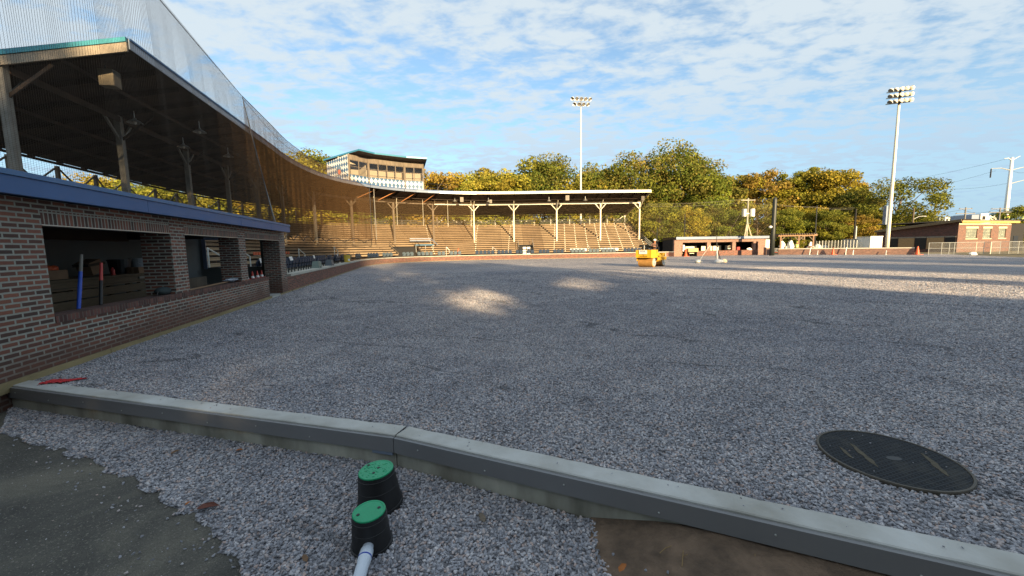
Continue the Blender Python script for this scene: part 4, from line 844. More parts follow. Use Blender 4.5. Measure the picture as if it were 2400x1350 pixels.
# ================================================================== PRESS BOX
A0, A1, A2, A3 = Vector((-21.0, 51.6, 0)), Vector((-19.35, 54.0, 0)), Vector((-15.2, 56.9, 0)), Vector((-12.75, 57.95, 0))
FR = [A0, A1, A2, A3]; ZB, ZS, ZT, ZR = 10.12, 11.55, 13.75, 14.35
backd = Vector((-.80, .60, 0)); BK = [A0+backd*5.6, A1+backd*4.6, A2+Vector((-.5, 1, 0)).normalized()*4.2, A3+Vector((-.35, 1, 0)).normalized()*4.0]
pbx = empty('press_box', (A1.x, A1.y, ZB), 'blue and white diamond patterned press box with big windows on top of the stand roof', 'press box')
LP = lambda m, n, mat, **k: loc(m, n, mat, pbx, **k)
def wallq(m, a, b, z0, z1, th=.08, z1b=None):
    d = (b-a).normalized(); n = Vector((-d.y, d.x, 0)); z1b = z1 if z1b is None else z1b; L_ = (b-a).length
    f = [(a.x, a.y, z0), (b.x, b.y, z0), (b.x, b.y, z1b), (a.x, a.y, z1)]; uv = [(0, z0), (L_, z0), (L_, z1b), (0, z1)]
    g_ = [(x+n.x*th, y+n.y*th, z) for x, y, z in f]
    m.face(f, uv); m.face(g_[::-1], uv[::-1])
    for i in range(4): j = (i+1) % 4; m.face([f[j], f[i], g_[i], g_[j]])
inner = plain('cream_interior', (.36, .30, .21), .8, 0, .05)
for i in range(3):
    a, b = FR[i], FR[i+1]; d = (b-a).normalized(); n = Vector((-d.y, d.x, 0))
    m = MB(); wallq(m, a+d*.05, b-d*.05, ZB+.18, ZS); LP(m, 'front_wall', M['diamond'])
    m = MB(); wallq(m, a-n*.012, b-n*.012, ZB-.05, ZB+.175, .09); LP(m, 'base_board', plain('teal_board', (.09, .21, .29), .6))
    m = MB(); wallq(m, a, b, ZT-.25, ZR-.25, .08); LP(m, 'header', M['oldwood'])
    nw = (2, 4, 2)[i]
    wf = []
    for k in range(nw):
        t0 = .10+((b-a).length-.2)*k/nw; t1 = .10+((b-a).length-.2)*(k+1)/nw; z0, z1 = ZS+.02, ZT-.27; p = a+d*t0; q = a+d*t1; fr = MB()
        for (x0, x1, y0, y1) in ((t0, t0+.05, z0, z1), (t1-.05, t1, z0, z1), (t0+.05, t1-.05, z0, z0+.06), (t0+.05, t1-.05, z1-.06, z1), (t0+.05, t1-.05, (z0+z1)/2+.1, (z0+z1)/2+.15)):
            c = a+d*x0; fr.obox((c.x, c.y, y0), d*(x1-x0), n*.07, (0, 0, y1-y0))
        wo = LP(fr, 'window', M['oldwood']); pm = MB(); c = a+d*(t0+.05)+n*.03; pm.obox((c.x, c.y, z0+.06), d*(t1-t0-.1), n*.008, (0, 0, z1-z0-.12)); o = loc(pm, 'pane', M['glass'], pbx); o.parent = wo; o.matrix_parent_inverse = Matrix.Identity(4)
for i, p in enumerate(FR):
    d = (FR[min(i+1, 3)]-FR[max(i-1, 0)]).normalized(); n = Vector((-d.y, d.x, 0)); m = MB(); m.obox(Vector((p.x, p.y, ZB-.05))-d*.07-n*.05, d*.14, n*.16, (0, 0, ZR-ZB-.2)); LP(m, 'corner_post', M['oldwood'])
m = MB(); wallq(m, BK[0], A0, ZB-.2, ZR-.55, .08, ZR-.20); LP(m, 'side_wall', M['diamond'])
m = MB(); wallq(m, A3, BK[3], ZB-.2, ZR-.2, .08, ZR-.5); LP(m, 'end_wall', M['diamond'])
m = MB(); [wallq(m, BK[i]+Vector((0, 0, 0)), BK[i+1], ZB-.3, ZR-.5, .08) for i in range(3)]; LP(m, 'back_wall', inner)
m = MB(); poly = [(p.x, p.y) for p in FR+BK[::-1]]; m.prism(poly, ZB-.02, ZB+.05); LP(m, 'box_floor', inner)
for i in range(3):
    a, b = FR[i].lerp(BK[i], .46), FR[i+1].lerp(BK[i+1], .46); m = MB(); wallq(m, a, b, ZB+.05, ZR-.15, .06); LP(m, 'added_inner_wall', inner)  # wall added close behind the windows to catch the sun
for i in (1, 2):
    a, b = FR[i].lerp(BK[i], .12), FR[i].lerp(BK[i], .98); m = MB(); wallq(m, a, b, ZB+.05, ZR-.5, .06); LP(m, 'partition', inner)
for i in range(3):
    a = FR[i].lerp(FR[i+1], .5); c = a.lerp(BK[i].lerp(BK[i+1], .5), .22); m = MB(); d = (FR[i+1]-FR[i]).normalized(); n = Vector((-d.y, d.x, 0)); m.obox(Vector((c.x, c.y, ZS-.45))-d*.8, d*1.6, n*.5, (0, 0, .05)); LP(m, 'desk', M['oldwood'])
OV = [A0+Vector((1.55, -.35, 0)), A1+Vector((1.2, -.75, 0)), A2+Vector((.7, -1.3, 0)), A3+Vector((.9, -1.35, 0))]
OB = [BK[0]+Vector((-.3, -.2, 0)), BK[1], BK[2], BK[3]+Vector((.5, .2, 0))]
def roofz(t): return ZR+.05-.42*t
m = MB()
for th0, th1, mt in ((0, .16, 0),):
    for i in range(3):
        a, b, c, d_ = OV[i], OV[i+1], OB[i+1], OB[i]; za, zb = roofz(0), roofz(1)
        top = [(a.x, a.y, za+th1), (b.x, b.y, za+th1), (c.x, c.y, zb+th1), (d_.x, d_.y, zb+th1)]; bot = [(x, y, z-th1) for x, y, z in top]
        m.face(top); m.face(bot[::-1]); m.face([bot[0], bot[1], top[1], top[0]]); m.face([bot[2], bot[3], top[3], top[2]])
        if i == 0: m.face([bot[3], bot[0], top[0], top[3]])
        if i == 2: m.face([bot[1], bot[2], top[2], top[1]])
LP(m, 'box_roof', M['darkwood'])
m = MB(); ptsr = [OB[0]]+OV+[OB[3]]; zs = [roofz(1)]+[roofz(0)]*4+[roofz(1)]
for i in range(5):
    a, b = ptsr[i], ptsr[i+1]; m.bar((a.x, a.y, zs[i]+.14), (b.x, b.y, zs[i+1]+.14), .05, .20)
LP(m, 'roof_edge', plain('teal_blue_edge', (.04, .19, .28), .4, .2, .1))
# round emblem-like sign on the side wall (plain discs) and railings
sd = (A0-BK[0]).normalized(); sn = Vector((sd.y, -sd.x, 0)); c = BK[0].lerp(A0, .56)+Vector((0, 0, 12.35))
sg = empty('round_sign', c+sn*.02, 'round dark sign with a coral disc on the side wall of the press box', 'sign')
m = MB(); m.lathe(c+sn*.012, [(.62, 0), (.62, .03), (.6, .035)], 24, sn); loc(m, 'sign_disc', plain('sign_grey_blue', (.12, .17, .22), .6), sg)
m = MB(); m.lathe(c+sn*.05+Vector((0, 0, -.22))+sd*.12, [(.34, 0), (.34, .012)], 18, sn); loc(m, 'inner_disc', plain('coral', (.6, .16, .09), .6), sg)
def railing(name, pts, h, label, mat='darkmetal'):
    e = empty(name, pts[0], label, 'railing')
    for zf in (1, .55):
        m = MB(); m.tube([Vector(p)+Vector((0, 0, h*zf)) for p in pts], .03, 6); loc(m, 'rail', M[mat], e)
    for i in range(len(pts)-1):
        a, b = Vector(pts[i]), Vector(pts[i+1]); n_ = max(1, int((b-a).length/1.2))
        for k in range(n_+(i == len(pts)-2)): p = a.lerp(b, k/n_); m = MB(); m.tube([p, p+Vector((0, 0, h))], .03, 6); loc(m, 'baluster', M[mat], e)
railing('roof_railing', [Vector((-24.9, 53.2, 10)), Vector((-22.6, 51.3, 10)), Vector((-21.2, 50.9, 10))][::-1], 1.35, 'dark metal railing on the roof in front of the press box side wall')
railing('roof_railing', [Vector((-12.3, 58.4, 10.1)), Vector((-9.6, 59.6, 10.1)), Vector((-9.9, 61.6, 9.9))], 1.2, 'dark metal railing on the roof right of the press box')

# ================================================================== NETS AND CABLES
bn_ = empty('backstop_net', W(17.3, .4, 2.63), 'tall fine dark netting rising from the dugout roof and hanging in front of the stand', 'net')
def netquad(a, b, c, d_, nu, nv, wob=0, seed=0):
    r = random.Random(seed); m = MB(); Ls = [a.lerp(b, i/nu) for i in range(nu+1)]; Lt = [d_.lerp(c, i/nu) for i in range(nu+1)]; gr = []
    L1 = (b-a).length; H1 = (d_-a).length*.5+(c-b).length*.5
    ph = [r.uniform(0, 6) for _ in range(4)]
    for i in range(nu+1):
        row = []
        for j in range(nv+1):
            v_ = j/nv; p = Ls[i].lerp(Lt[i], v_); k = sin(pi*v_)*wob
            p = p+nn_*(k*(sin(i*.9+ph[0])+.6*sin(i*1.7+v_*3+ph[1])))+Vector((0, 0, -.02*k)); row.append(p)
        gr.append(row)
    for i in range(nu):
        for j in range(nv): m.face([gr[i][j], gr[i+1][j], gr[i+1][j+1], gr[i][j+1]], [(L1*i/nu, H1*j/nv), (L1*(i+1)/nu, H1*j/nv), (L1*(i+1)/nu, H1*(j+1)/nv), (L1*i/nu, H1*(j+1)/nv)])
    return m
P1 = W(30.5, 5.76, 12.0); Q0 = W(2, 1.11, 9.61)
LN = lambda m, n, mat, **k: loc(m, n, mat, bn_, **k)
o = LN(netquad(W(3.4, .36, 2.61), W(17.3, .38, 2.61), P1, Q0, 60, 40, .05, 2), 'near_panel', M['net']); o.data.shade_smooth()
# second panel: hangs from the straight cable to a scalloped foot in the stand
def hung(q0, q1, s_, ztop, zbot, nu, nv, amp, seed, mat, name, zt2=None, scal=.35):
    r = random.Random(seed); m = MB(); gr = []; ph = [r.uniform(0, 6) for _ in range(5)]
    for i in range(nu+1):
        a = i/nu; q = q0+(q1-q0)*a; row = []; zt = ztop if zt2 is None else ztop+(zt2-ztop)*a
        sc = abs(sin(a*nu*.21+ph[0]))*scal
        for j in range(nv+1):
            v_ = j/nv; fold = amp*v_*(1-.3*v_)*(sin(i*1.15+ph[1])+.7*sin(i*.53+ph[2])+.4*sin(i*2.3+ph[3])); row.append(S(q, s_+fold, zt+(zbot+sc-zt)*v_))
        gr.append(row)
    for i in range(nu):
        for j in range(nv): m.face([gr[i][j], gr[i+1][j], gr[i+1][j+1], gr[i][j+1]], [((q1-q0)*(i+b_)/nu*1.1, (zbot-ztop)*(j+c_)/nv) for b_, c_ in ((0, 0), (1, 0), (1, 1), (0, 1))])
    o = LN(m, name, mat); o.data.shade_smooth(); return o
hung(30.5, 48.2, 5.75, 12.0, 2.6, 90, 14, .07, 3, M['net2'], 'hanging_panel', 11.2, .5)
hung(26.6, 28.4, 5.75, 9.9, 3.4, 12, 14, .07, 3, net_mat('glow_netting_thin', .044, .0022, (.20, .115, .055)), 'hanging_panel', 9.9, .5)  # added panel imitating the sunlit glow of the near net
hung(28.4, 30.5, 5.75, 9.9, 3.0, 12, 14, .07, 3, net_mat('glow_netting_mid', .044, .0045, (.20, .115, .055)), 'hanging_panel', 9.9, .5)  # denser added panel that carries the same glow on
hung(48.2, 51.2, 5.75, 11.2, 2.7, 20, 14, .1, 4, M['net2'], 'hanging_panel', 9.6, .4)
hung(51.2, 62.3, 8.6, 9.05, 2.7, 60, 10, .05, 6, M['net3'], 'far_panel', 9.0, .25)
hung(62.3, 89.2, 8.8, 9.0, 2.9, 80, 8, .03, 7, net_mat('sheer_netting', .044, .0016, (.30, .23, .15)), 'sheer_panel', 9.0, .2)
m = MB()
for i in range(0, 120):
    q = 30.5+(51.2-30.5)*i/120; q2 = 30.5+(51.2-30.5)*(i+1)/120
    f1 = 2.62+abs(sin(i*.21*1.17))*.5; f2 = 2.62+abs(sin((i+1)*.21*1.17))*.5; m.tube([S(q, 5.7, f1), S(q2, 5.7, f2)], .035, 5, False)
LN(m, 'foot_bundle', M['rope'])
def cable(mb, a, b, sag=0, r=.012, n=10):
    a, b = Vector(a), Vector(b); mb.tube([a.lerp(b, i/n)+Vector((0, 0, -sag*4*(i/n)*(1-i/n))) for i in range(n+1)], r, 5)
m = MB(); cable(m, Q0, P1, .12, .016); LN(m, 'top_cable', M['rope'])
m = MB(); cable(m, P1, W(17.3, .38, 2.61), .0, .018); LN(m, 'edge_cable', M['rope'])
m = MB(); cable(m, P1+Vector((0, 0, -.1)), W(17.9, .5, 2.61)+Vector((0, 0, 0)), .25, .014); LN(m, 'edge_cable', M['postwood'])
m = MB(); m.tube([S(30.5+(48.5-30.5)*i/12, 5.75, 12.0-.8*i/12) for i in range(13)], .02, 5); LN(m, 'top_cable', M['rope'])
m = MB(); m.tube([S(30.5+(46-30.5)*i/12, 5.75, 11.85-.55*sin(pi*i/12)-.5*i/12) for i in range(13)], .012, 5); LN(m, 'slack_cable', M['rope'])
m = MB(); cable(m, S(48.5, 5.75, 11.2), S(51.2, 5.9, 9.7), .1, .02); cable(m, S(48.5, 5.75, 11.2), S(53, 9, 10.0), 0, .015); LN(m, 'end_cable', M['rope'])
for q in (51.25, 51.7):
    m = MB(); m.tube([S(q, 5.8, 9.7), S(q+.3, 6.4, 3.0)], .05, 7); LN(m, 'net_upright', M['postwood'] if q > 51.5 else M['rope'])
for i, q in enumerate((52.7, 54.6, 57.0, 59.5, 62.0)):
    m = MB(); m.tube([S(q, 8.4, 9.2), S(q, 8.5, 5.2)], .02, 5); LN(m, 'drop_line', M['cream'])
for i, q in enumerate((52.0, 53.8, 55.7, 57.7)):
    m = MB(); m.bar(S(q+.2, 6.5, 9.75), S(q-.6, 8.9, 8.7), .07, .09); LN(m, 'orange_strut', plain('orange_wood', (.45, .19, .07), .7))

# ================================================================== TREES
def limb(mb, a, b, r0_, r1_, bend, seed, n=5):
    r = random.Random(seed); a, b = Vector(a), Vector(b); pts = []; rad = []
    off = Vector((r.uniform(-1, 1), r.uniform(-1, 1), r.uniform(-.2, .6)))*bend
    for i in range(n+1): t_ = i/n; pts.append(a.lerp(b, t_)+off*sin(pi*t_)); rad.append(r0_+(r1_-r0_)*t_)
    mb.tube(pts, rad, 7)
def tree_meshes(name, H, Wd, base, nclump, nleaf, lsz, cols, seed, trunk_r=.35, gap=.0, droop=0, core=.35):
    rg = np.random.default_rng(seed)
    # clump centres on an irregular crown
    C_ = []
    lob = rg.uniform(.72, 1.12, (6,)); tries = 0
    while len(C_) < nclump and tries < 40000:
        tries += 1
        v = rg.normal(size=3); v /= np.linalg.norm(v); rr = rg.uniform(core, 1)**.55
        az = (atan2(v[1], v[0])+pi)/(2*pi)*6; k = lob[int(az) % 6]*(1-az % 1)+lob[(int(az)+1) % 6]*(az % 1)
        p = np.array([v[0]*Wd/2*rr*k, v[1]*Wd/2*rr*k, base+(H-base)*(.5+.5*v[2]*rr*(.9+.1*k))])
        if p[2] < base+.4: continue
        if all(np.linalg.norm((p-c)*np.array([1, 1, 1.25])) > gap for c in C_): C_.append(p)
    C_ = np.array(C_)
    nC = len(C_); per = nleaf//nC; cr = rg.uniform(.75, 1.35, nC)*(Wd/2)*.24
    cen = np.repeat(C_, per, 0); crr = np.repeat(cr, per); n = len(cen)
    d = rg.normal(size=(n, 3)); d /= np.linalg.norm(d, axis=1)[:, None]; rad = rg.uniform(.25, 1, n)**.5
    pos = cen+d*(rad*crr)[:, None]*np.array([1.15, 1.15, .72]); pos[:, 2] -= droop*rg.uniform(0, 1, n)*crr
    nrm = d*.7+rg.normal(size=(n, 3))*.6+np.array([0, 0, .35]); nrm /= np.linalg.norm(nrm, axis=1)[:, None]
    a = np.cross(nrm, rg.normal(size=(n, 3))); a /= np.linalg.norm(a, axis=1)[:, None]; b = np.cross(nrm, a)
    sz = rg.uniform(.55, 1.25, n)*lsz; a *= sz[:, None]; b *= (sz*rg.uniform(.55, .9, n))[:, None]
    V = np.stack([pos-a-b*.4, pos+b, pos+a-b*.2, pos-b], 1).reshape(-1, 3)
    me = bpy.data.meshes.new(name+'_crown'); me.vertices.add(4*n); me.vertices.foreach_set('co', V.ravel()); me.loops.add(4*n); me.loops.foreach_set('vertex_index', np.arange(4*n)); me.polygons.add(n); me.polygons.foreach_set('loop_start', np.arange(0, 4*n, 4)); me.polygons.foreach_set('loop_total', np.full(n, 4)); me.update(calc_edges=True)
    cols = np.array(cols); ci = rg.integers(0, len(cols), nC); cc = np.repeat(cols[ci]*rg.uniform(.75, 1.25, (nC, 1)), per, 0)*rg.uniform(.7, 1.35, (n, 1)); fl = rg.random(n) < .12; cc[fl] = cols[rg.integers(0, len(cols), fl.sum())]
    at = me.attributes.new('tint', 'FLOAT_COLOR', 'FACE'); at.data.foreach_set('color', np.concatenate([cc, np.ones((n, 1))], 1).ravel()); me.materials.append(M['leaf'])
    mb = MB(); top = (rg.uniform(-.4, .4), rg.uniform(-.4, .4), H*.72); limb(mb, (0, 0, -.4), top, trunk_r, trunk_r*.25, .5, seed, 8)
    for i in range(min(nC, 16)):
        c = C_[rg.integers(0, nC)]; t0 = min(.95, max(.25, (c[2]*.62)/(H*.72)))*.9; st = Vector((top[0]*t0, top[1]*t0, H*.72*t0)); limb(mb, st, c, trunk_r*.38*(1-t0*.5), .035, .6, seed+i)
    tm = mb.build(name+'_trunk', M['bark'], smooth=True); tme = tm.data; bpy.data.objects.remove(tm); return me, tme
GRN = [(0.157, 0.179, 0.039), (0.109, 0.135, 0.03), (0.217, 0.223, 0.046)]; YEL = [(0.293, 0.277, 0.049), (0.239, 0.245, 0.041), (0.337, 0.288, 0.054), (0.195, 0.206, 0.038)]; BRN = [(0.255, 0.217, 0.06), (0.271, 0.212, 0.065), (0.185, 0.179, 0.046), (0.293, 0.234, 0.065)]; DRK = [(0.065, 0.086, 0.022), (0.098, 0.12, 0.029), (0.131, 0.152, 0.035)]
TR = {'oak': tree_meshes('oak', 20, 17, 3.0, 110, 26000, .225, GRN+BRN+[YEL[3]]+[BRN[0], BRN[2]], 1, .5, 1.0),
      'yellow': tree_meshes('maple', 15, 12, 2.2, 84, 17000, .205, YEL, 2, .28, .8),
      'brown': tree_meshes('brown', 15, 11, 2.0, 80, 16000, .205, BRN+[YEL[1]], 3, .28, .8),
      'green': tree_meshes('green', 15, 12, 2.0, 80, 17000, .21, GRN+[YEL[1]], 4, .3, .8),
      'tall': tree_meshes('tall', 17, 8, 3, 56, 11000, .2, YEL+[BRN[2]], 5, .24, .6),
      'open': tree_meshes('open', 16, 15, 4.2, 46, 12000, .2, GRN+[DRK[2]], 6, .5, 1.6, 0, .6),
      'bare': tree_meshes('bare', 13, 9, 2.5, 30, 2600, .22, BRN, 8, .26, .8)}
def tree(kind, x, y, sc, rz, label, group='trees beyond the stand', z=0, sz=None, crown=None):
    e = empty('tree', (x, y, z), label, 'tree', group, rz); e.scale = (sc, sc, sc*(sz or 1)); cm, tmm = TR[kind]
    o = bpy.data.objects.new('crown', crown or cm); COL.objects.link(o); o.parent = e
    o = bpy.data.objects.new('trunk', tmm); COL.objects.link(o); o.parent = e; return e
KD = {'oak': 'broad dense green oak', 'yellow': 'yellow green leafy tree', 'brown': 'rusty brown leafy tree', 'green': 'mid green bushy tree', 'tall': 'slender yellowish tree', 'open': 'open branched green tree', 'bare': 'thin half bare tree'}
# tops are given as photo heights seen over the roof: (kind, px, Y, top px, place)
row = [('yellow', 250, 62, 405, 'seen through the gap above the dugout, left of the second post'), ('yellow', 330, 60, 418, 'above the dugout, between the second and third posts'), ('green', 405, 66, 425, 'behind the third near post of the stand'), ('yellow', 470, 68, 440, 'behind the fourth near post of the stand'), ('brown', 150, 60, 412, 'small in the leftmost gap under the stand roof'), ('yellow', 540, 74, 440, 'behind the dark netting above the dugout end'), ('yellow', 610, 76, 420, 'behind the thickest part of the netting'),
       ('yellow', 690, 84, 362, 'just left of the press box, first above the roof'), ('green', 745, 88, 356, 'touching the left wall of the press box'), ('yellow', 800, 90, 385, 'hidden mostly behind the press box'), ('green', 870, 92, 372, 'poking up behind the press box roof'), ('yellow', 940, 92, 378, 'behind the right half of the press box'),
       ('bare', 1020, 84, 384, 'with thin bare twigs right beside the press box'), ('yellow', 1050, 92, 400, 'right of the press box railing'), ('yellow', 1110, 90, 402, 'bright yellow above the bend of the roof'), ('green', 1150, 98, 395, 'behind the start of the cream roof edge'), ('yellow', 1190, 92, 400, 'above the first cream roof section'), ('green', 1250, 96, 372, 'tall crown left of the middle floodlight mast'), ('oak', 1320, 96, 372, 'left beside the middle floodlight mast'), ('yellow', 1385, 90, 402, 'right behind the middle floodlight mast'), ('green', 1405, 94, 398, 'filling the dip right of the middle floodlight mast'), ('brown', 1440, 92, 392, 'at the left shoulder of the great oak'), ('oak', 1500, 88, 362, 'darker left half of the great oak clump'), ('oak', 1580, 88, 346, 'highest tree of the whole row, above the end of the stand'), ('green', 1630, 86, 392, 'right shoulder of the highest tree'),
       ('brown', 1690, 92, 408, 'reddish, right of the highest tree'), ('tall', 1735, 94, 410, 'behind the transformer pole'), ('brown', 1775, 92, 404, 'reddish crown left of the black pole'), ('tall', 1830, 90, 412, 'right above the black pole'), ('tall', 1875, 90, 396, 'slim top above the wooden pergola'), ('green', 1905, 88, 408, 'behind the wooden pergola'), ('yellow', 1950, 86, 408, 'last of the row left of the sky gap'), ('brown', 1985, 80, 450, 'lower reddish tree by the thin black poles'),
       ('open', 2100, 74, 412, 'standing free behind the tall right floodlight mast'), ('green', 2135, 80, 500, 'low round tree behind the brick building roof'), ('green', 2375, 110, 482, 'small dark tree above the flat roof at the right edge')]
for i, (k, px, Y, ty, pl) in enumerate(row):
    if 1650 < px < 2000: ty -= 12
    p = P(px, 580, Y); top = P(px, ty, Y).z; H_ = {'oak': 20, 'yellow': 15, 'brown': 15, 'green': 15, 'tall': 17, 'open': 16, 'bare': 13}[k]
    sc = top/H_*1.0; wsc = max(sc, .55*sc+.45)
    e = tree(k, p.x, p.y, wsc, i*1.37, (KD[k]+' '+pl), z=-.05); e.scale = (wsc, wsc, sc)
# lower trees and shrubs in front of the wood, right part
for i, (k, px, Y, ty, sc_w, pl) in enumerate((('green', 1545, 68, 470, .62, 'low green tree with pale forked trunk right of the stand end'), ('yellow', 1610, 70, 482, .62, 'low yellow tree behind the left half of the far dugout'), ('brown', 1665, 72, 478, .6, 'low brown tree behind the middle of the far dugout'), ('green', 1710, 70, 490, .55, 'low green tree left of the leaning transformer struts'), ('bare', 1770, 70, 470, .8, 'twiggy low tree right of the transformer'), ('green', 1835, 70, 488, .6, 'low green tree right behind the black pole'), ('yellow', 1880, 74, 480, .6, 'low yellow green tree above the pergola roof'), ('green', 1930, 70, 490, .6, 'low green tree right of the pergola'), ('brown', 2010, 72, 500, .6, 'low rusty tree left of the tall right mast'), ('green', 2050, 76, 490, .6, 'low green tree touching the tall right mast'))):
    p = P(px, 580, Y); top = P(px, ty, Y).z; H_ = {'yellow': 15, 'brown': 15, 'green': 15, 'bare': 13}[k]; e = tree(k, p.x, p.y, sc_w, i*2.1+.5, pl, 'low trees beyond the field'); e.scale = (sc_w, sc_w, top/H_)
# far wood closing the view between trunks
def wood(name, pts, h, n, cols, seed, label, dep=6):
    rg = np.random.default_rng(seed); V = []; segs = [(Vector(pts[i]), Vector(pts[i+1])) for i in range(len(pts)-1)]; Ls = [(b-a).length for a, b in segs]; tot = sum(Ls)
    u = rg.random(n)*tot; cum = np.cumsum([0]+Ls); px_ = np.zeros(n); py_ = np.zeros(n)
    for i, (a, b) in enumerate(segs):
        k = (u >= cum[i]) & (u <= cum[i+1]); t_ = (u[k]-cum[i])/Ls[i]; px_[k] = a.x+(b.x-a.x)*t_; py_[k] = a.y+(b.y-a.y)*t_
    hh = h*(.62+.22*np.sin(u*.31+seed)+.16*np.sin(u*.83)); pos = np.stack([px_+rg.normal(size=n)*dep*.3, py_+rg.random(n)*dep, rg.random(n)**.8*hh], 1)
    nrm = rg.normal(size=(n, 3)); nrm /= np.linalg.norm(nrm, axis=1)[:, None]; a = np.cross(nrm, rg.normal(size=(n, 3))); a /= np.linalg.norm(a, axis=1)[:, None]; b = np.cross(nrm, a); sz = rg.uniform(.25, .55, n)[:, None]; a *= sz; b *= sz*.7
    V = np.stack([pos-a, pos+b, pos+a, pos-b], 1).reshape(-1, 3); me = bpy.data.meshes.new(name); me.vertices.add(4*n); me.vertices.foreach_set('co', V.ravel()); me.loops.add(4*n); me.loops.foreach_set('vertex_index', np.arange(4*n)); me.polygons.add(n); me.polygons.foreach_set('loop_start', np.arange(0, 4*n, 4)); me.polygons.foreach_set('loop_total', np.full(n, 4)); me.update(calc_edges=True)
    cl = np.array(cols); c = cl[((u*.35+rg.normal(size=n)*.6).astype(int)) % len(cl)]*rg.uniform(.6, 1.3, (n, 1)); at = me.attributes.new('tint', 'FLOAT_COLOR', 'FACE'); at.data.foreach_set('color', np.concatenate([c, np.ones((n, 1))], 1).ravel()); me.materials.append(M['leaf'])
    o = bpy.data.objects.new(name, me); COL.objects.link(o); tag(o, label, 'woodland', kind='stuff')
wood('underwood', [(-60, 50, 0), (-38, 82, 0), (-10, 100, 0), (30, 104, 0), (60, 98, 0), (84, 88, 0)], 9.5, 90000, GRN+YEL+[DRK[0]], 3, 'dense undergrowth and small trees filling the gaps behind the tree row', 9)
wood('distant_wood', [(84, 120, 0), (140, 130, 0), (230, 150, 0)], 7.5, 20000, DRK+GRN, 5, 'low distant tree line on the horizon above the brick building', 9)
# unseen trees behind the photographer, heights and crown gaps shaped for the field shade
hole = []
def shade_hole(cm, e, targets):
    src = cm; me = src.copy(); n = len(me.polygons); co = np.empty(len(me.vertices)*3, 'f'); me.vertices.foreach_get('co', co); co = co.reshape(-1, 4, 3).mean(1)
    M_ = np.array(e.matrix_basis); wp_ = co@M_[:3, :3].T+M_[:3, 3]; bad = np.zeros(n, bool)
    for (tx, ty, rx, ry, keep) in targets:
        L_ = wp_[:, 2]/tosun.z; gx = wp_[:, 0]-tosun.x*L_; gy = wp_[:, 1]-tosun.y*L_
        al = Vector((-tx, -ty)).normalized(); dx, dy = gx-tx, gy-ty; u_ = dx*al.x+dy*al.y; v_ = -dx*al.y+dy*al.x; rr = np.sqrt((u_/ry)**2+(v_/rx)**2); bad |= (rr < np.random.default_rng(2).uniform(.28, 1.3, n))
    bm = bmesh.new(); bm.from_mesh(me); bm.faces.ensure_lookup_table(); bmesh.ops.delete(bm, geom=[f for f, k in zip(bm.faces, bad) if k], context='FACES'); bm.to_mesh(me); bm.free(); return me
HOLES = [(-1.0, 12.2, 2.0, 5.6, 0), (2.9, 16.5, 1.5, 5.4, .5)]
SHADE = [(-26, -36, 20, 'oak', .8), (-16, -32, 22, 'oak', .8), (-7, -38, 25, 'oak', .82), (1, -33, 26, 'oak', .82), (9, -38, 25.5, 'oak', .8), (17, -32, 21, 'oak', .8), (25, -36, 21.5, 'oak', .78), (36.6, -34, 20, 'tall', .42), (46.5, -35, 21, 'oak', .52), (59, -33, 21, 'oak', .60), (69, -36, 21, 'oak', .6), (79, -32, 20, 'oak', .6),
         (-19, -26, 12, 'green', 1), (-9, -25, 12, 'green', 1), (0, -25, 12, 'green', 1), (8, -25, 12, 'green', 1), (16, -25, 12, 'green', 1), (24, -26, 12, 'green', .85), (43, -25, 10, 'green', .62), (54, -25, 10, 'green', .6), (68, -25, 11, 'green', .9)]
for i, (x, y, h_, k, scw) in enumerate(SHADE):
    e = tree(k, x, y, 1, i*1.9, KD[k]+' number %d of the unseen shade trees behind the camera' % (i+1), 'shade trees behind the camera'); sc = scw; e.scale = (sc, sc, h_/{'oak': 20, 'tall': 17}.get(k, 15)); e.location.z = -.3
    bpy.context.view_layer.update(); e.children[0].data = shade_hole(TR[k][0], e, HOLES)
wood('shade_hedge', [(-30, -22, 0), (90, -24, 0)], 8.2, 60000, DRK, 9, 'unseen tall hedge added behind the camera to block low sun', 3)  # unseen hedge added to keep low sun off the foreground
# ================================================================== RIGHT AND FAR SIDE
def ground_at(px, Y): p = P(px, 590, Y); return Vector((p.x, p.y, 0))
# far dugout
fl, fr_ = ground_at(1580, 54.5), ground_at(1797, 56.5); fd = (fr_-fl).normalized(); fnn = Vector((-fd.y, fd.x, 0)); FL = (fr_-fl).length; fang = atan2(fd.y, fd.x)
far = empty('far_dugout', fl, 'pinkish brick dugout with grey blue roof edge across the field', 'dugout')
LF = lambda m, n, mat, **k: loc(m, n, mat, far, **k)
def FB(m, x0, x1, y0, y1, z0, z1): m.obox(fl+fd*x0+fnn*y0+Vector((0, 0, z0)), fd*(x1-x0), fnn*(y1-y0), (0, 0, z1-z0))
k_ = FL/217.0
X_ = lambda px: (px-1580)*k_
m = MB(fang); FB(m, 0, X_(1599), 0, .35, -.2, 2.35); LF(m, 'wall', M['brick_tan'])
m = MB(fang); FB(m, X_(1775), FL, 0, .35, -.2, 2.35); LF(m, 'wall', M['brick_tan'])
m = MB(fang); FB(m, X_(1599), X_(1775), 0, .35, 1.93, 2.35); LF(m, 'lintel', M['brick_tan'])
for a, b in ((1655, 1663), (1714, 1722), (1764, 1770)): m = MB(fang); FB(m, X_(a), X_(b), -.01, .36, .72, 1.925); LF(m, 'pillar', M['brick_tan'])
m = MB(fang); FB(m, X_(1629), X_(1775), 0.005, .35, -.2, .715); LF(m, 'parapet_wall', M['brick_far'])
m = MB(fang); FB(m, 0.1, FL+.05, -.3, -.22, 2.36, 2.72); LF(m, 'fascia', M['grey_metal'])
m = MB(fang); FB(m, 0.1, FL+.05, -.215, 3.4, 2.40, 2.70); LF(m, 'roof', M['darkmetal'])
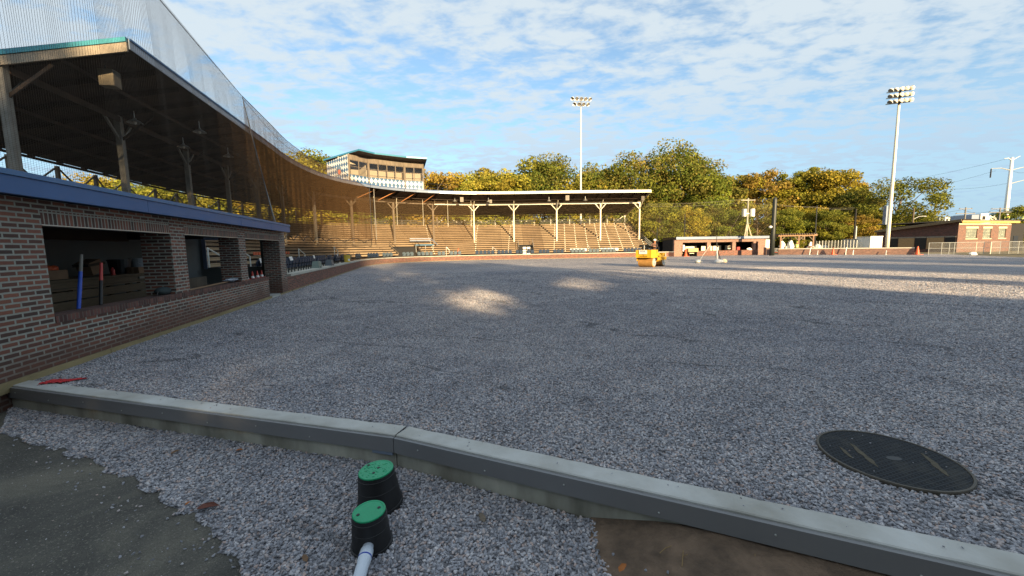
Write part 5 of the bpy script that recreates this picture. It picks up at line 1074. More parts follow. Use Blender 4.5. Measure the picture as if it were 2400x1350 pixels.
m = MB(fang); FB(m, .05, FL-.05, 3.0, 3.2, -.4, 2.36); LF(m, 'back_wall', M['dark'])
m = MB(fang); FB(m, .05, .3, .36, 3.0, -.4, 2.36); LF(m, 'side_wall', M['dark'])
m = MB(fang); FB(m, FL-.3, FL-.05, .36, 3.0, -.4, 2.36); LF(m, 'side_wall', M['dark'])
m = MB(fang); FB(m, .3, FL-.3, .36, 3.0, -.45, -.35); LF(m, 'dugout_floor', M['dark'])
for a, b in ((1600, 1620), (1626, 1653), (1664, 1690), (1692, 1712), (1722, 1738)): m = MB(fang); FB(m, X_(a), X_(b), 2.2, 2.3, .3, 1.42); LF(m, 'cream_panel', M['cream'])
m = MB(fang); FB(m, X_(1612), X_(1712), 1.6, 2.1, .55, .72); LF(m, 'bench', M['bench'])
def onf(name, px, y, z, label, cat, group=None): p = fl+fd*X_(px)+fnn*y; return empty(name, (p.x, p.y, z), label, cat, group, fang)
e = onf('red_cooler', 1736, .9, .72, 'red and white box inside the far dugout', 'cooler'); m = MB(); m.box(-.5, .3, -.2, .2, .02, .45); m.build('cooler_body', M['toolred'], e, bevel=.05); m = MB(); m.box(-1.3, -.52, -.2, .2, .3, .62); m.build('lid', M['white'], e)
e = onf('white_cloth', 1757, .15, .72, 'crumpled white cloth on the ledge of the far dugout', 'cloth'); m = MB(); m.blob((0, 0, .12), (.35, .12, .2), 9, 6, .4, 3); m.build('cloth_folds', M['white'], e)
e = onf('wooden_crate', 1615, -.6, 0, 'tan wooden crate cart in front of the far dugout doorway', 'crate'); m = MB(); m.box(-.75, .75, -.3, .3, .62, 1.12); m.build('crate_box', plain('tan_crate', (.50, .33, .14), .7), e)
for x in (-.6, .55): m = MB(); m.box(x, x+.07, -.25, .25, 0, .62); m.build('leg', M['dark'], e)
for px, y, sc, lb in ((1602, -.5, 1.35, 'orange cone in front of the far dugout corner'),): q = fl+fd*X_(px)+fnn*y; cone(q, lb, 2.1, 'orange', 'tall orange cones', True)
e = onf('white_barrel', 1600, -.15, .7, 'white slim board standing behind the cone at the far dugout', 'board'); m = MB(); m.box(-.15, .12, -.05, .05, 0, .9); m.build('board', M['white'], e); m = MB(); m.box(-.13, .1, -.08, -.05, .3, .4); m.build('band', M['cream'], e)
# wall piece left of far dugout, dark shed
m = MB(); wl = S(90.6, 0); dwl = (fl-wl); e = empty('corner_wall', wl, 'short shaded brick wall joining the stand corner and the far dugout', 'wall')
m.obox(Vector((wl.x, wl.y, -.2)), dwl, fnn*.3, (0, 0, .8)); loc(m, 'brickwork', M['brick_far'], e); m = MB(); m.obox(Vector((wl.x, wl.y, .602))-fnn*.03, dwl, fnn*.38, (0, 0, .1)); loc(m, 'cap', M['concrete'], e)
p = ground_at(1552, 60); e = empty('dark_shelter', p, 'small dark open shelter between the stand stairs and the far dugout', 'shelter', rz=fang)
m = MB(); m.box(-1.6, 2.2, 0, .1, 0, 2.2); m.build('back_wall', M['dark'], e); m = MB(); m.box(-1.8, 2.4, -1.6, .3, 2.25, 2.35); m.build('roof', M['darkmetal'], e)
for x in (-1.5, .2, 2.1): m = MB(); m.box(x, x+.08, -1.5, -1.42, 0, 2.25); m.build('leg', M['darkmetal'], e)
# gate pier right of the dugout
p = ground_at(1796, 54.2); e = empty('brick_pier', p, 'small orange brick pier with white poster board beside the black pole', 'pier', rz=fang)
m = MB(); m.box(0, .85, 0, .5, -.1, 1.0); m.build('brickwork', M['brick_tan'], e); m = MB(); m.box(-.03, .75, -.03, .53, 1.002, 1.1); m.build('cap', M['cream'], e); m = MB(); m.box(.02, .62, .2, .24, 1.1, 2.15); m.build('poster_board', M['white'], e); m = MB(); m.box(.86, .90, .1, .16, 0, 1.9); m.build('post', M['oldwood'], e)
# black pole
p = ground_at(1809, 51.5); top = P(1813, 462, 51.5); e = empty('black_pole', p, 'thick black tapering pole standing between the far dugout and the pergola', 'pole')
m = MB(); m.tube([(0, 0, -.1), (.02, 0, 3), (.05, 0, top.z-.4), (.05, 0, top.z-.1), (.05, 0, top.z)], [.30, .27, .25, .2, .05], 16); m.build('shaft', plain('black_pole_paint', (.022, .026, .022), .5), e, smooth=True)
m = MB(); m.blob((-.45, -.15, P(1809, 532, 51.5).z), (.22, .2, .17), 10, 6); m.build('lamp_head', M['white'], e); m = MB(); m.bar((-.3, -.1, P(1809, 532, 51.5).z), (0, 0, P(1809, 532, 51.5).z), .06); m.build('lamp_arm', M['galv'], e)
# zigzag banner
p = ground_at(1816, 53.5); e = empty('banner', p, 'small dark banner with a white and orange zigzag beside the black pole', 'banner', rz=fang)
m = MB(); m.box(-.4, .45, 0, .04, .08, 1.0); m.build('cloth', M['dark'], e)
for (x0, z0, x1, z1, c_) in ((-.33, .80, .38, .86, 'white'), (.32, .80, -.25, .48, 'grey_metal'), (-.33, .40, .38, .34, 'orange'), (-.33, .58, .38, .52, 'white')): m = MB(); m.bar((x0, -.02, z0), (x1, -.02, z1), .02, .12, up=(0, 1, 0)); m.build('stripe', M[c_], e)
# right low wall
w0, w1 = ground_at(1824, 55), ground_at(2143, 45.5); wd = (w1-w0).normalized(); wn = Vector((-wd.y, wd.x, 0)); wl_ = (w1-w0).length; wang = atan2(wd.y, wd.x)
rw = empty('right_field_wall', w0, 'sunlit low orange brick wall with pale cap on the right side of the field', 'wall')
m = MB(wang); m.obox(w0+Vector((0, 0, -.2)), wd*wl_, wn*.3, (0, 0, .95)); loc(m, 'brickwork', M['brick_tan'], rw); m = MB(wang); m.obox(w0-wn*.04+Vector((0, 0, .752)), wd*wl_, wn*.38, (0, 0, .11)); loc(m, 'cap', M['cream'], rw)
wpos = lambda px, off=0: (lambda t_: w0+wd*t_-wn*off)((px-1824)/319*wl_ if False else _solve(px))
def _solve(px):
    lo, hi = 0.0, wl_
    for _ in range(40):
        mid = (lo+hi)/2; q = w0+wd*mid; x = (q-CAM); X = 1200+F*x.dot(RT)/x.dot(fw)
        if X < px: lo = mid
        else: hi = mid
    return lo
cone(wpos(1953, .5), 'orange cone in front of the middle of the right low wall', 1.9, 'orange', 'tall orange cones', True)
cone(w1+wd*.25-wn*.2, 'orange and white cone at the right end of the low wall', 2.1, 'orange', 'tall orange cones', True)
for px, h_, lb in ((1900, .9, 'white leaning stick against the right low wall near the people'), (1918, .55, 'short white stake left part of the right low wall'), (1984, .95, 'white stake right of the cone at the right low wall'), (2001, .6, 'short white stake in the middle of the right low wall'), (2078, .55, 'short white stake below the tall right mast')):
    p = wpos(px, .35); e = empty('white_stake', p, lb, 'stake', 'white stakes at the right wall'); m = MB(); m.bar((-.1, 0, 0), (0, .05, h_), .06, .06); m.build('stake', M['white'], e); m = MB(); m.box(-.13, .0, -.03, .03, 0, .03); m.build('foot', M['galv'], e)
# white jumble behind the wall (plain sacks, pots, signs) as things
rj = random.Random(12)
for i, (px, Y, z, wd_, hg, mt, lb) in enumerate(((1833, 58, .1, .9, 1.9, 'white', 'tall white board behind the left end of the right low wall'), (1846, 59, .0, .5, 1.45, 'cream', 'cream sack between white boards left of the pergola middle'), (1852, 58, 0, 1.1, 2.0, 'white', 'white tarp covered pile under the pergola'), (1868, 60, 0, .6, 1.5, 'limestone', 'pale stone coloured box under the pergola beam'), (1899, 58, 0, .8, 1.75, 'white', 'bright white bin behind the bending person'), (1915, 59, 0, 1.3, 1.4, 'white', 'white low crate right of the pergola'), (1932, 60, 0, 1.4, 1.2, 'galv', 'grey metal crate right of the white crate'), (1840, 56.5, .0, .28, 1.3, 'cream', 'short cream post pair left, behind the wall'))):
    p = ground_at(px, Y); e = empty('stacked_pile', p, lb, 'pile'); m = MB(); m.blob((0, 0, hg*.5), (wd_*.5, .3, hg*.5), 10, 7, .18, i); m.build('cover', M[mt], e); m = MB(); m.box(-wd_*.45, wd_*.45, -.3, .3, 0, .15); m.build('pallet', M['oldwood'], e)
for i, px in enumerate((1842, 1861, 1873, 1890)):
    p = ground_at(px, 59); e = empty('shrub', p, ('small yellowish shrub', 'leafy green shrub', 'tall yellow green shrub', 'brownish shrub')[i]+' growing behind the low wall under the pergola, %s' % ('leftmost', 'left of the standing person', 'behind the standing person', 'behind the bending person')[i], 'shrub'); o = bpy.data.objects.new('foliage', TR[('yellow', 'green', 'yellow', 'brown')[i]][0]); COL.objects.link(o); o.parent = e; o.scale = (.14, .14, .15); o = bpy.data.objects.new('stem', TR['green'][1]); COL.objects.link(o); o.parent = e; o.scale = (.14, .14, .13)
# pergola
p0, p1 = ground_at(1827, 57), ground_at(1909, 56); pd = (p1-p0).normalized(); pn = Vector((-pd.y, pd.x, 0)); pl_ = (p1-p0).length
pg = empty('pergola', p0, 'brown wooden pergola with curved braces behind the right low wall', 'pergola')
for y in (0, 2.6):
    for x in (0, pl_*.52, pl_-.3):
        m = MB(); m.obox(p0+pd*x+pn*y, pd*.17, pn*.17, (0, 0, 2.6)); loc(m, 'post', M['oldwood'] if y else plain('warm_brown_wood', (.22, .12, .065), .7) if 'wbw' not in M else M['wbw'], pg)
        for sg in (-1, 1):
            if (x == 0 and sg < 0) or (x > pl_-.5 and sg > 0): continue
            m = MB(); a = p0+pd*(x+.08)+pn*(y+.08)+Vector((0, 0, 1.95)); m.bar(a, a+pd*sg*.55+Vector((0, 0, .6)), .09, .1); loc(m, 'brace', M['oldwood'], pg)
    m = MB(); m.obox(p0-pd*.25+pn*y+Vector((0, 0, 2.6)), pd*(pl_+.5), pn*.12, (0, 0, .25)); loc(m, 'beam', plain('pergola_beam_%d' % int(y), (.28, .16, .08), .7), pg)
for i in range(16):
    m = MB(); m.obox(p0+pd*(pl_*i/15-.1)-pn*.4+Vector((0, 0, 2.852)), pd*.08, pn*3.5, (0, 0, .14)); loc(m, 'rafter', M['oldwood'], pg)
# ------------------------------------------------------------------ people
def person(loc_, rz, pose, label, top, legs, hat=None, vest=None, scale=1.0):
    """pose: joint name -> (x, y, z); facing -y"""
    e = empty('person', loc_, label, 'person', None, rz); e.scale = (scale,)*3
    J = dict(pelvis=(0, 0, .95), waist=(0, 0, 1.08), chest=(0, .01, 1.32), neck=(0, 0, 1.47), headb=(0, -.01, 1.56), head=(0, -.02, 1.66), crown=(0, 0, 1.75),
             shl=(.17, 0, 1.41), ell=(.23, .02, 1.13), wrl=(.24, -.08, .90), shr=(-.17, 0, 1.41), elr=(-.23, .02, 1.13), wrr=(-.24, -.08, .90),
             hil=(.09, 0, .90), knl=(.11, -.02, .50), anl=(.11, .02, .09), tol=(.12, -.16, .04), hir=(-.09, 0, .90), knr=(-.11, -.02, .50), anr=(-.11, .02, .09), tor=(-.12, -.16, .04))
    J.update(pose); R = dict(pelvis=.135, waist=.125, chest=.15, neck=.055, headb=.075, head=.098, crown=.055, shl=.065, ell=.045, wrl=.03, shr=.065, elr=.045, wrr=.03, hil=.095, knl=.06, anl=.045, tol=.04, hir=.095, knr=.06, anr=.045, tor=.04)
    E_ = [('pelvis', 'waist'), ('waist', 'chest'), ('chest', 'neck'), ('neck', 'headb'), ('headb', 'head'), ('head', 'crown'), ('chest', 'shl'), ('shl', 'ell'), ('ell', 'wrl'), ('chest', 'shr'), ('shr', 'elr'), ('elr', 'wrr'), ('pelvis', 'hil'), ('hil', 'knl'), ('knl', 'anl'), ('anl', 'tol'), ('pelvis', 'hir'), ('hir', 'knr'), ('knr', 'anr'), ('anr', 'tor')]
    V_ = [Vector(v) for v in J.values()]; nm = list(J); ed = [(nm.index(a), nm.index(b)) for a, b in E_]; rad = [R[k] for k in nm]; kind = {k: ('skin' if k in ('headb', 'head', 'crown', 'wrl', 'wrr', 'neck') else 'legs' if k[:2] in ('hi', 'kn') or k == 'pelvis' else 'shoe' if k[:2] in ('an', 'to') else 'top') for k in nm}; kl = [kind[k] for k in nm]
    for sd_, el, wr in ((1, 'ell', 'wrl'), (-1, 'elr', 'wrr')):
        w_ = Vector(J[wr]); d = (w_-Vector(J[el])).normalized(); sdv = d.cross(Vector((0, 1, .3))).normalized(); pi_ = len(V_); V_.append(w_+d*.07); rad.append(.028); kl.append('skin'); ed.append((nm.index(wr), pi_))
        for k in range(4):
            kn = len(V_); V_.append(w_+d*.10+sdv*(k-1.5)*.019); rad.append(.010); kl.append('skin'); ed.append((pi_, kn)); V_.append(w_+d*(.15-.01*abs(k-1.3))+sdv*(k-1.5)*.022+Vector((0, -.012, 0))); rad.append(.008); kl.append('skin'); ed.append((kn, kn+1))
        kn = len(V_); V_.append(w_+d*.06+sdv*.035*sd_); rad.append(.011); kl.append('skin'); ed.append((nm.index(wr), kn)); V_.append(w_+d*.10+sdv*.052*sd_); rad.append(.009); kl.append('skin'); ed.append((kn, kn+1))
    me = bpy.data.meshes.new('body'); me.from_pydata(V_, ed, []); o = bpy.data.objects.new('body', me); COL.objects.link(o)
    sk = o.modifiers.new('skin', 'SKIN'); sk.use_smooth_shade = True; su = o.modifiers.new('sub', 'SUBSURF'); su.levels = 1; su.render_levels = 1
    for i, r_ in enumerate(rad): me.skin_vertices[0].data[i].radius = (r_, r_)
    me.skin_vertices[0].data[0].use_root = True
    dg = bpy.context.evaluated_depsgraph_get(); nm_ = bpy.data.meshes.new_from_object(o.evaluated_get(dg)); bpy.data.objects.remove(o)
    for mm in (M['skin'], M[top], M[legs], M['black']): nm_.materials.append(mm)
    idx = {'skin': 0, 'top': 1, 'legs': 2, 'shoe': 3}
    for f in nm_.polygons:
        c = f.center; best = min(range(len(V_)), key=lambda i: (V_[i]-c).length-rad[i]*.5); f.material_index = idx[kl[best]]; f.use_smooth = True
    b = bpy.data.objects.new('body', nm_); COL.objects.link(b); b.parent = e
    hd = Vector(J['head']); hb = Vector(J['headb']); upv = (Vector(J['crown'])-hb).normalized(); fwd = (Vector((0, -1, 0))-upv*Vector((0, -1, 0)).dot(upv)).normalized(); sdv = upv.cross(fwd)
    m = MB(); m.blob(hd+fwd*.10-upv*.01, (.013, .018, .02), 6, 5); m.build('nose', M['skin'], e)
    for s_ in (-1, 1): m = MB(); m.blob(hd+fwd*.088+sdv*.034*s_+upv*.015, (.012, .008, .008), 6, 5); m.build('eye', M['dark'], e); m = MB(); m.blob(hd+sdv*.098*s_, (.012, .02, .03), 6, 5); m.build('ear', M['skin'], e)
    m = MB(); m.blob(hd+fwd*.086-upv*.045, (.024, .008, .006), 6, 5); m.build('mouth', M['rufus'], e)
    if hat: m = MB(); m.lathe(hd+upv*.035, [(.135, 0), (.13, .01), (.112, .015), (.11, .06), (.075, .105), (.02, .12)], 16, upv); m.build('hard_hat', M[hat], e)
    else: m = MB(); m.blob(hd+upv*.04-fwd*.02, (.105, .105, .09), 10, 7); m.build('hair', M['dark'], e)
    if vest:
        w_, ch, nk = Vector(J['waist']), Vector(J['chest']), Vector(J['neck']); ax = (nk-w_).normalized(); L_ = (nk-w_).length
        m = MB(); m.lathe(w_-ax*.12, [(.165, 0), (.168, .10), (.19, .10+L_*.55), (.175, .10+L_*.75), (.09, .10+L_*.98)], 16, ax, 1.12, cap=False); m.build('vest', M[vest], e)
        for h_ in (.08, .22): m = MB(); m.lathe(w_-ax*.12, [(.1745+h_*.06, h_), (.176+h_*.06, h_+.05)], 16, ax, 1.12, cap=False); m.build('reflective_band', M['galv'], e)
    return e
person(ground_at(1866.5, 54.2), radians(-20), dict(knr=(-.13, -.08, .5), anr=(-.15, .04, .09), tor=(-.17, -.13, .04), wrl=(.30, -.02, .93), wrr=(-.32, 0, .95)), 'standing person in yellow green safety vest in front of the right low wall', 'greyshirt', 'jeans', 'hivis', 'hivis')
bend = dict(waist=(0, -.05, 1.02), chest=(0, -.30, 1.12), neck=(0, -.45, 1.14), headb=(0, -.53, 1.12), head=(0, -.62, 1.08), crown=(0, -.70, 1.04), shl=(.17, -.38, 1.12), ell=(.2, -.42, .84), wrl=(.16, -.5, .60), shr=(-.17, -.38, 1.12), elr=(-.2, -.42, .84), wrr=(-.16, -.5, .6), knl=(.13, -.08, .5), knr=(-.15, .05, .5), anr=(-.16, .14, .09), tor=(-.17, -.04, .04))
person(ground_at(1890, 53.8), radians(72), bend, 'bending person in grey shirt and pale trousers beside the low wall', 'shirt', 'greyshirt', 'white')
# ------------------------------------------------------------------ roller
rp = G(1511, 626); RZ = radians(-45)
ro = empty('road_roller', rp, 'yellow tandem road roller with wide steel drums working on the gravel', 'road roller', rz=RZ)
# local frame: front faces -y
for y in (.36, 2.05):
    m = MB(); m.lathe((-.56, y, .36), [(.30, 0), (.36, .01), (.36, 1.11), (.30, 1.12)], 40, (1, 0, 0)); m.build('drum', M['drum'], ro)
    m = MB(); m.lathe((.555, y, .36), [(.29, 0), (.29, .02), (.10, .02), (.10, .06), (.04, .07)], 24, (1, 0, 0)); m.build('drum_hub', M['galv'], ro)
m = MB(); m.prism([(-.64, -.18), (.58, -.18), (.64, .1), (.64, .75), (-.64, .75)], .70, 1.28); m.build('hood', M['yellow'], ro, bevel=.05)
m = MB(); m.box(-.66, -.60, .0, 2.3, .44, .72); m.build('side_frame', M['yellow'], ro, bevel=.01); m = MB(); m.box(.585, .645, .8, 2.3, .5, .72); m.build('side_frame', M['yellow'], ro, bevel=.01)
m = MB(); m.box(-.5, .5, .78, 1.75, .40, .74); m.build('platform', M['yellow'], ro, bevel=.03)
m = MB(); m.box(-.6, .6, 1.62, 2.35, .76, 1.02); m.build('rear_tank', M['yellow'], ro, bevel=.05)
m = MB(); m.box(-.30, .25, 1.40, 1.75, 1.03, 1.16); m.box(-.3, .25, 1.72, 1.84, 1.16, 1.5); m.build('operator_seat', M['black'], ro, bevel=.03)
m = MB(); m.tube([(0, .8, 1.25), (0, .95, 1.45)], .04, 8); m.build('steering_column', M['black'], ro); m = MB(); m.lathe((0, .97, 1.46), [(.19, 0), (.21, .015), (.19, .03)], 20, (0, .5, .86)); m.build('steering_wheel', M['black'], ro)
m = MB(); m.bar((.62, .75, 1.0), (.62, 1.9, .55), .05, .22); m.build('side_panel', M['yellow'], ro)
m = MB(); m.tube([(.60, .55, .45), (.62, .55, 1.25), (.62, .62, 2.9)], .035, 8); m.build('roof_pole', M['darkmetal'], ro); m = MB(); m.tube([(-.12, .1, 1.28), (-.12, .1, 1.62)], .035, 8); m.build('exhaust', M['galv'], ro)
m = MB(); m.box(.66, .70, 2.0, 2.12, .75, 1.0); m.build('marker', M['cream'], ro)
m = MB(); m.box(-.36, .26, -.215, -.205, .98, 1.26); m.build('sign_plate', M['white'], ro)
def text(s_, size, loc_, rot, mat, parent, name='lettering', ext=.004):
    cu = bpy.data.curves.new(name, 'FONT'); cu.body = s_; cu.size = size; cu.extrude = ext; cu.align_x = 'CENTER'; o = bpy.data.objects.new(name, cu); COL.objects.link(o); dg = bpy.context.evaluated_depsgraph_get(); me = bpy.data.meshes.new_from_object(o.evaluated_get(dg)); bpy.data.objects.remove(o)
    me.materials.clear(); me.materials.append(mat); o = bpy.data.objects.new(name, me); COL.objects.link(o); o.parent = parent; o.location = loc_; o.rotation_euler = rot; return o
text('P.C.G.', .15, (-.05, -.222, 1.13), (radians(90), 0, 0), M['dark'], ro)
text('CAUTION', .15, (-.05, -.188, .745), (radians(90), 0, 0), plain('dark_amber', (.25, .13, .02)), ro)
m = MB(); m.box(-.06, -.04, -.19, -.178, .86, .98); m.build('hood_latch', M['dark'], ro)
sit = dict(pelvis=(0, 0, .52), waist=(.0, -.02, .66), chest=(.03, -.06, .90), neck=(.05, -.1, 1.05), headb=(.06, -.12, 1.13), head=(.07, -.14, 1.23), crown=(.07, -.13, 1.32), shl=(.20, -.04, .98), ell=(.26, -.22, .76), wrl=(.14, -.42, .80), shr=(-.14, -.1, .98), elr=(-.22, -.25, .76), wrr=(-.12, -.45, .80), hil=(.09, -.02, .50), knl=(.17, -.42, .52), anl=(.18, -.48, .12), tol=(.18, -.62, .08), hir=(-.09, -.02, .5), knr=(-.17, -.42, .52), anr=(-.18, -.48, .12), tor=(-.18, -.62, .08))
c = rp+Matrix.Rotation(RZ, 3, 'Z')@Vector((.0, 1.5, .72)); person(c, RZ+radians(12), sit, 'person with a white hard hat driving the yellow roller', 'shirt', 'jeans', 'white', None)
# ------------------------------------------------------------------ survey tripod with sandbags
tp = G(1680, 616); e = empty('tripod', tp, 'tall metal tripod mast held down by sandbags on the gravel', 'tripod')
zt = P(1676, 553, tp.y).z
m = MB(); m.tube([(.05, 0, 0), (-.05, 0, zt*.62)], .055, 8); m.build('mast', M['white'], e); m = MB(); m.tube([(-.05, 0, zt*.6), (-.10, 0, zt)], .03, 6); m.build('upper_mast', M['darkmetal'], e)
for b in ((.42, .1), (.25, .7)): m = MB(); m.tube([(b[0], b[1], .05), (-.04, 0, zt*.6)], .035, 7); m.build('leg', M['galv'] if b[0] < .4 else M['darkmetal'], e)
m = MB(); m.tube([(-.07, -.06, .8), (-.06, -.05, zt*.6)], .025, 6); m.build('strut', M['white'], e); m = MB(); m.tube([(-1.55, .2, .02), (-.95, .2, .95), (-.5, .2, 1.6)], .02, 6); m.build('side_stay', M['galv'], e)
m = MB(); m.blob((0, 0, zt*.60), (.1, .1, .07), 8, 6); m.build('hub', M['darkmetal'], e)
for i, (x, y, sx_, c_, lb) in enumerate(((-.05, -.35, .42, 'white', 'white sandbag at the foot of the tripod mast'), (.28, -.15, .36, 'galv', 'grey sandbag leaning on the tripod foot'), (.75, .25, .34, 'limestone', 'tan sandbag right of the tripod'), (-1.6, .1, .38, 'galv', 'lone grey sandbag left of the tripod'))):
    b = empty('sandbag', tp+Vector((x, y, 0)), lb, 'sandbag', 'sandbags'); m = MB(); m.blob((0, 0, .13), (sx_*.72, .22, .19), 12, 8, .16, i); m.build('bag_body', M[c_], b, smooth=True); m = MB(); m.blob((sx_*.7, 0, .12), (.07, .08, .05), 7, 5, .2, i); m.build('tied_end', M[c_], b)
# ------------------------------------------------------------------ floodlight masts
def mast(px_b, Y, px_t, y_t, r0_, r1_, rows_, label, cols_, spacing, yaw, aim, hs_=1.0):
    b = ground_at(px_b, Y); t_ = P(px_t, y_t, Y); e = empty('floodlight_mast', b, label, 'floodlight mast'); tz = t_.z
    m = MB(); n = 6; m.tube([(0, 0, tz*i/n-.1*(i == 0)) for i in range(n+1)], [r0_+(r1_-r0_)*i/n for i in range(n+1)], 14); m.build('shaft', M['galv'] if r0_ > .3 else M['cream'], e, smooth=True)
    R_ = Matrix.Rotation(yaw, 3, 'Z')
    for k, cnt in enumerate(rows_):
        z = tz+.3+k*spacing*1.0; w_ = (cnt-1)*cols_; a = R_@Vector((-w_/2-.3, 0, 0)); c = R_@Vector((w_/2+.3, 0, 0)); m = MB(); m.bar((a.x, a.y, z), (c.x, c.y, z), .12, .12); m.build('cross_arm', M['galv'], e)
        for i in range(cnt):
            p = R_@Vector((-w_/2+i*cols_, -.25, 0)); hd_ = MB(); yw = radians(aim[0]+(aim[1]-aim[0])*i/max(1, cnt-1)); d = Vector((cos(yw), sin(yw), -.95)).normalized()
            c0 = Vector((p.x, p.y, z+.12)); hd_.lathe(c0-d*.2, [(.06*hs_, -.16*hs_), (.13*hs_, -.08*hs_), (.27*hs_, .02*hs_), (.34*hs_, .20*hs_), (.35*hs_, .30*hs_)], 14, d, cap=False); f = hd_.build('floodlight', M['cream'], e); lm = MB(); lm.lathe(c0-d*.2, [(.30*hs_, .24*hs_), (.2*hs_, .22*hs_), (.01, .20*hs_)], 14, d, cap=False); lm.build('lens', plain('lens_grey', (.20, .19, .17), .25) if 'lens' not in M else M['lens'], f)
    m = MB(); m.bar((0, 0, tz-.1), (0, 0, tz+.4+spacing*(len(rows_)-1)), .16); m.build('head_post', M['darkmetal'], e)
    return e
mast(1361, 76, 1358, 251, .21, .13, (4, 5), 'slim cream floodlight mast with nine lamps behind the middle of the stand', 0.86, 0.98, radians(8), (232, 308))
mast(2078, 50, 2099, 247, .225, .13, (5, 5, 5), 'tall grey floodlight mast with fifteen lamps behind the right low wall', .50, .70, radians(-22), (188, 70), .8)
e = empty('mast_cabinet', ground_at(2070, 50.6)+Vector((0, 0, 1.6)), 'grey blue equipment cabinet on the left side of the tall right mast', 'cabinet'); m = MB(); m.box(-.25, .15, -.1, .2, 2.2, 4.6); m.build('cabinet_body', M['grey_metal'], e); m = MB(); m.box(-.26, -.20, -.12, -.1, 3.2, 3.5); m.build('handle', M['darkmetal'], e)
# ------------------------------------------------------------------ utility poles
def pole(px, Y, y_t, r_, label, mat='bark', arms=(), lean=0):
    b = ground_at(px, Y); tz = P(px, y_t, Y).z; e = empty('utility_pole', b, label, 'utility pole'); m = MB(); m.tube([(0, 0, -.2), (lean*.5, 0, tz*.5), (lean, 0, tz)], [r_, r_*.9, r_*.75], 8); m.build('shaft', M[mat], e)
    for (dz, w_) in arms:
        m = MB(); m.bar((lean-w_/2, 0, tz-dz), (lean+w_/2, 0, tz-dz), .14, .16); m.build('cross_arm', M[mat], e)
        for s_ in (-1, 1): m = MB(); m.lathe((lean+s_*w_*.45, 0, tz-dz+.08), [(.06, 0), (.08, .08), (.04, .2)], 8); m.build('insulator', M['darkmetal'], e)
    return e
tpo = pole(1748, 66, 465, .17, 'pale wooden pole carrying two transformers behind the far dugout', 'concrete_old', ((.3, 2.4),))
tz = P(1748, 498, 66).z
for x in (-.75, .62): m = MB(); m.lathe((x, -.3, tz-.75), [(.0, 0), (.36, .02), (.38, .1), (.38, 1.25), (.3, 1.32), (0, 1.35)], 16); m.build('transformer', M['white'] if x > 0 else M['galv'], tpo)
m = MB(); m.bar((-1.1, -.1, tz-.2), (1.1, -.1, tz-.2), .12, .14); m.build('bracket', M['galv'], tpo)
for x in (-.9, 1.6): m = MB(); m.tube([(0, 0, tz-1.6), (x, -.3, 0)], .09, 7); m.build('strut', M['limestone'], tpo)
m = MB(); m.tube([(0, 0, P(1748, 472, 66).z), (-4.8, 0, .5)], .02, 5); m.build('guy_wire', M['oldwood'], tpo)
pole(1603, 60, 502, .1, 'thin dark pole with a small lamp behind the left half of the far dugout', 'darkmetal')
pole(1908, 62, 482, .1, 'thin dark pole right of the pergola roof', 'darkmetal'); pole(1999, 60, 490, .14, 'thick dark pole left of the tall right mast', 'dark'); pole(2003, 58, 530, .1, 'short pale pole beside the thick dark pole', 'galv')
sl_ = pole(2133, 62, 488, .12, 'brown wooden pole with a curved street lamp arm behind the brick building roof', 'bark'); z_ = P(2133, 510, 62).z; m = MB(); m.tube([(0, 0, z_-.3), (.9, 0, z_+.15), (1.6, 0, z_+.2)], .035, 6); m.build('lamp_arm', M['galv'], sl_); m = MB(); m.blob((1.85, 0, z_+.16), (.32, .12, .08), 10, 6); m.build('lamp_head', M['galv'], sl_)
pole(2253, 100, 486, .2, 'grey utility pole with three cross arms above the brick building corner', 'postwood', ((.4, 3.4), (1.6, 5.0), (3.4, 3.0))); pole(2333, 105, 487, .2, 'utility pole with double cross arms left of the transmission mast', 'postwood', ((.3, 5), (1.2, 6)))
# transmission tower (tubular)
b = ground_at(2347, 120); tz = P(2360, 369, 120).z; e = empty('transmission_mast', b, 'tall white tubular power line mast at the right edge', 'power mast'); m = MB(); m.tube([(0, 0, 0), (0, 0, tz*.5), (0, 0, tz)], [.62, .5, .34], 12); m.build('shaft', M['white'], e, smooth=True)
for (yy, sds) in ((370, ((-1, 2.4), (1, 2.4))), (393, ((-1, 6), (1, 6))), (425, ((1, 5.5),))):
    z_ = P(2360, yy, 120).z
    for s_, L_ in sds:
        m = MB(); m.tube([(0, 0, z_-.8), (s_*L_*.5, 0, z_-.1), (s_*L_, 0, z_+(.5 if s_ > 0 else -.2))], [.16, .12, .08], 6); m.build('arm', M['galv'], e)
        if L_ > 3: m = MB(); m.tube([(s_*L_, 0, z_+(.4 if s_ > 0 else -.3)), (s_*L_, 0, z_-2.9)], .16, 6); m.build('insulator', M['darkmetal'], e)
# wires
wires = empty('power_lines', (60, 100, 10), 'thin power lines crossing the sky above the brick building', 'power line')
for (a, b) in (((2360, 372, 120), (2000, 440, 150)), ((2366, 395, 120), (2420, 398, 100)), ((2334, 400, 120), (1990, 475, 140)), ((2360, 430, 118), (2180, 440, 150)), ((2333, 490, 105), (2253, 490, 100)), ((2253, 492, 100), (2000, 500, 90)), ((2420, 500, 100), (2333, 490, 105))):
    m = MB(); cable(m, P(*a), P(*b), 1.0, .03, 12); loc(m, 'wire', M['darkmetal'], wires)
wr = empty('overhead_wires', (30, 60, 8), 'thin overhead wires between the stand end, the transformer pole and the black pole', 'wires')
for (a, b) in (((1515, 478, 62), (1748, 466, 62)), ((1748, 466, 62), (1813, 464, 52)), ((1515, 483, 62), (1748, 474, 64)), ((1813, 478, 52), (2003, 487, 58)), ((1748, 474, 64), (1908, 484, 62)), ((1908, 484, 62), (1999, 490, 60))):
    m = MB(); cable(m, P(*a), P(*b), .25, .011, 8); loc(m, 'wire', M['postwood'], wr)
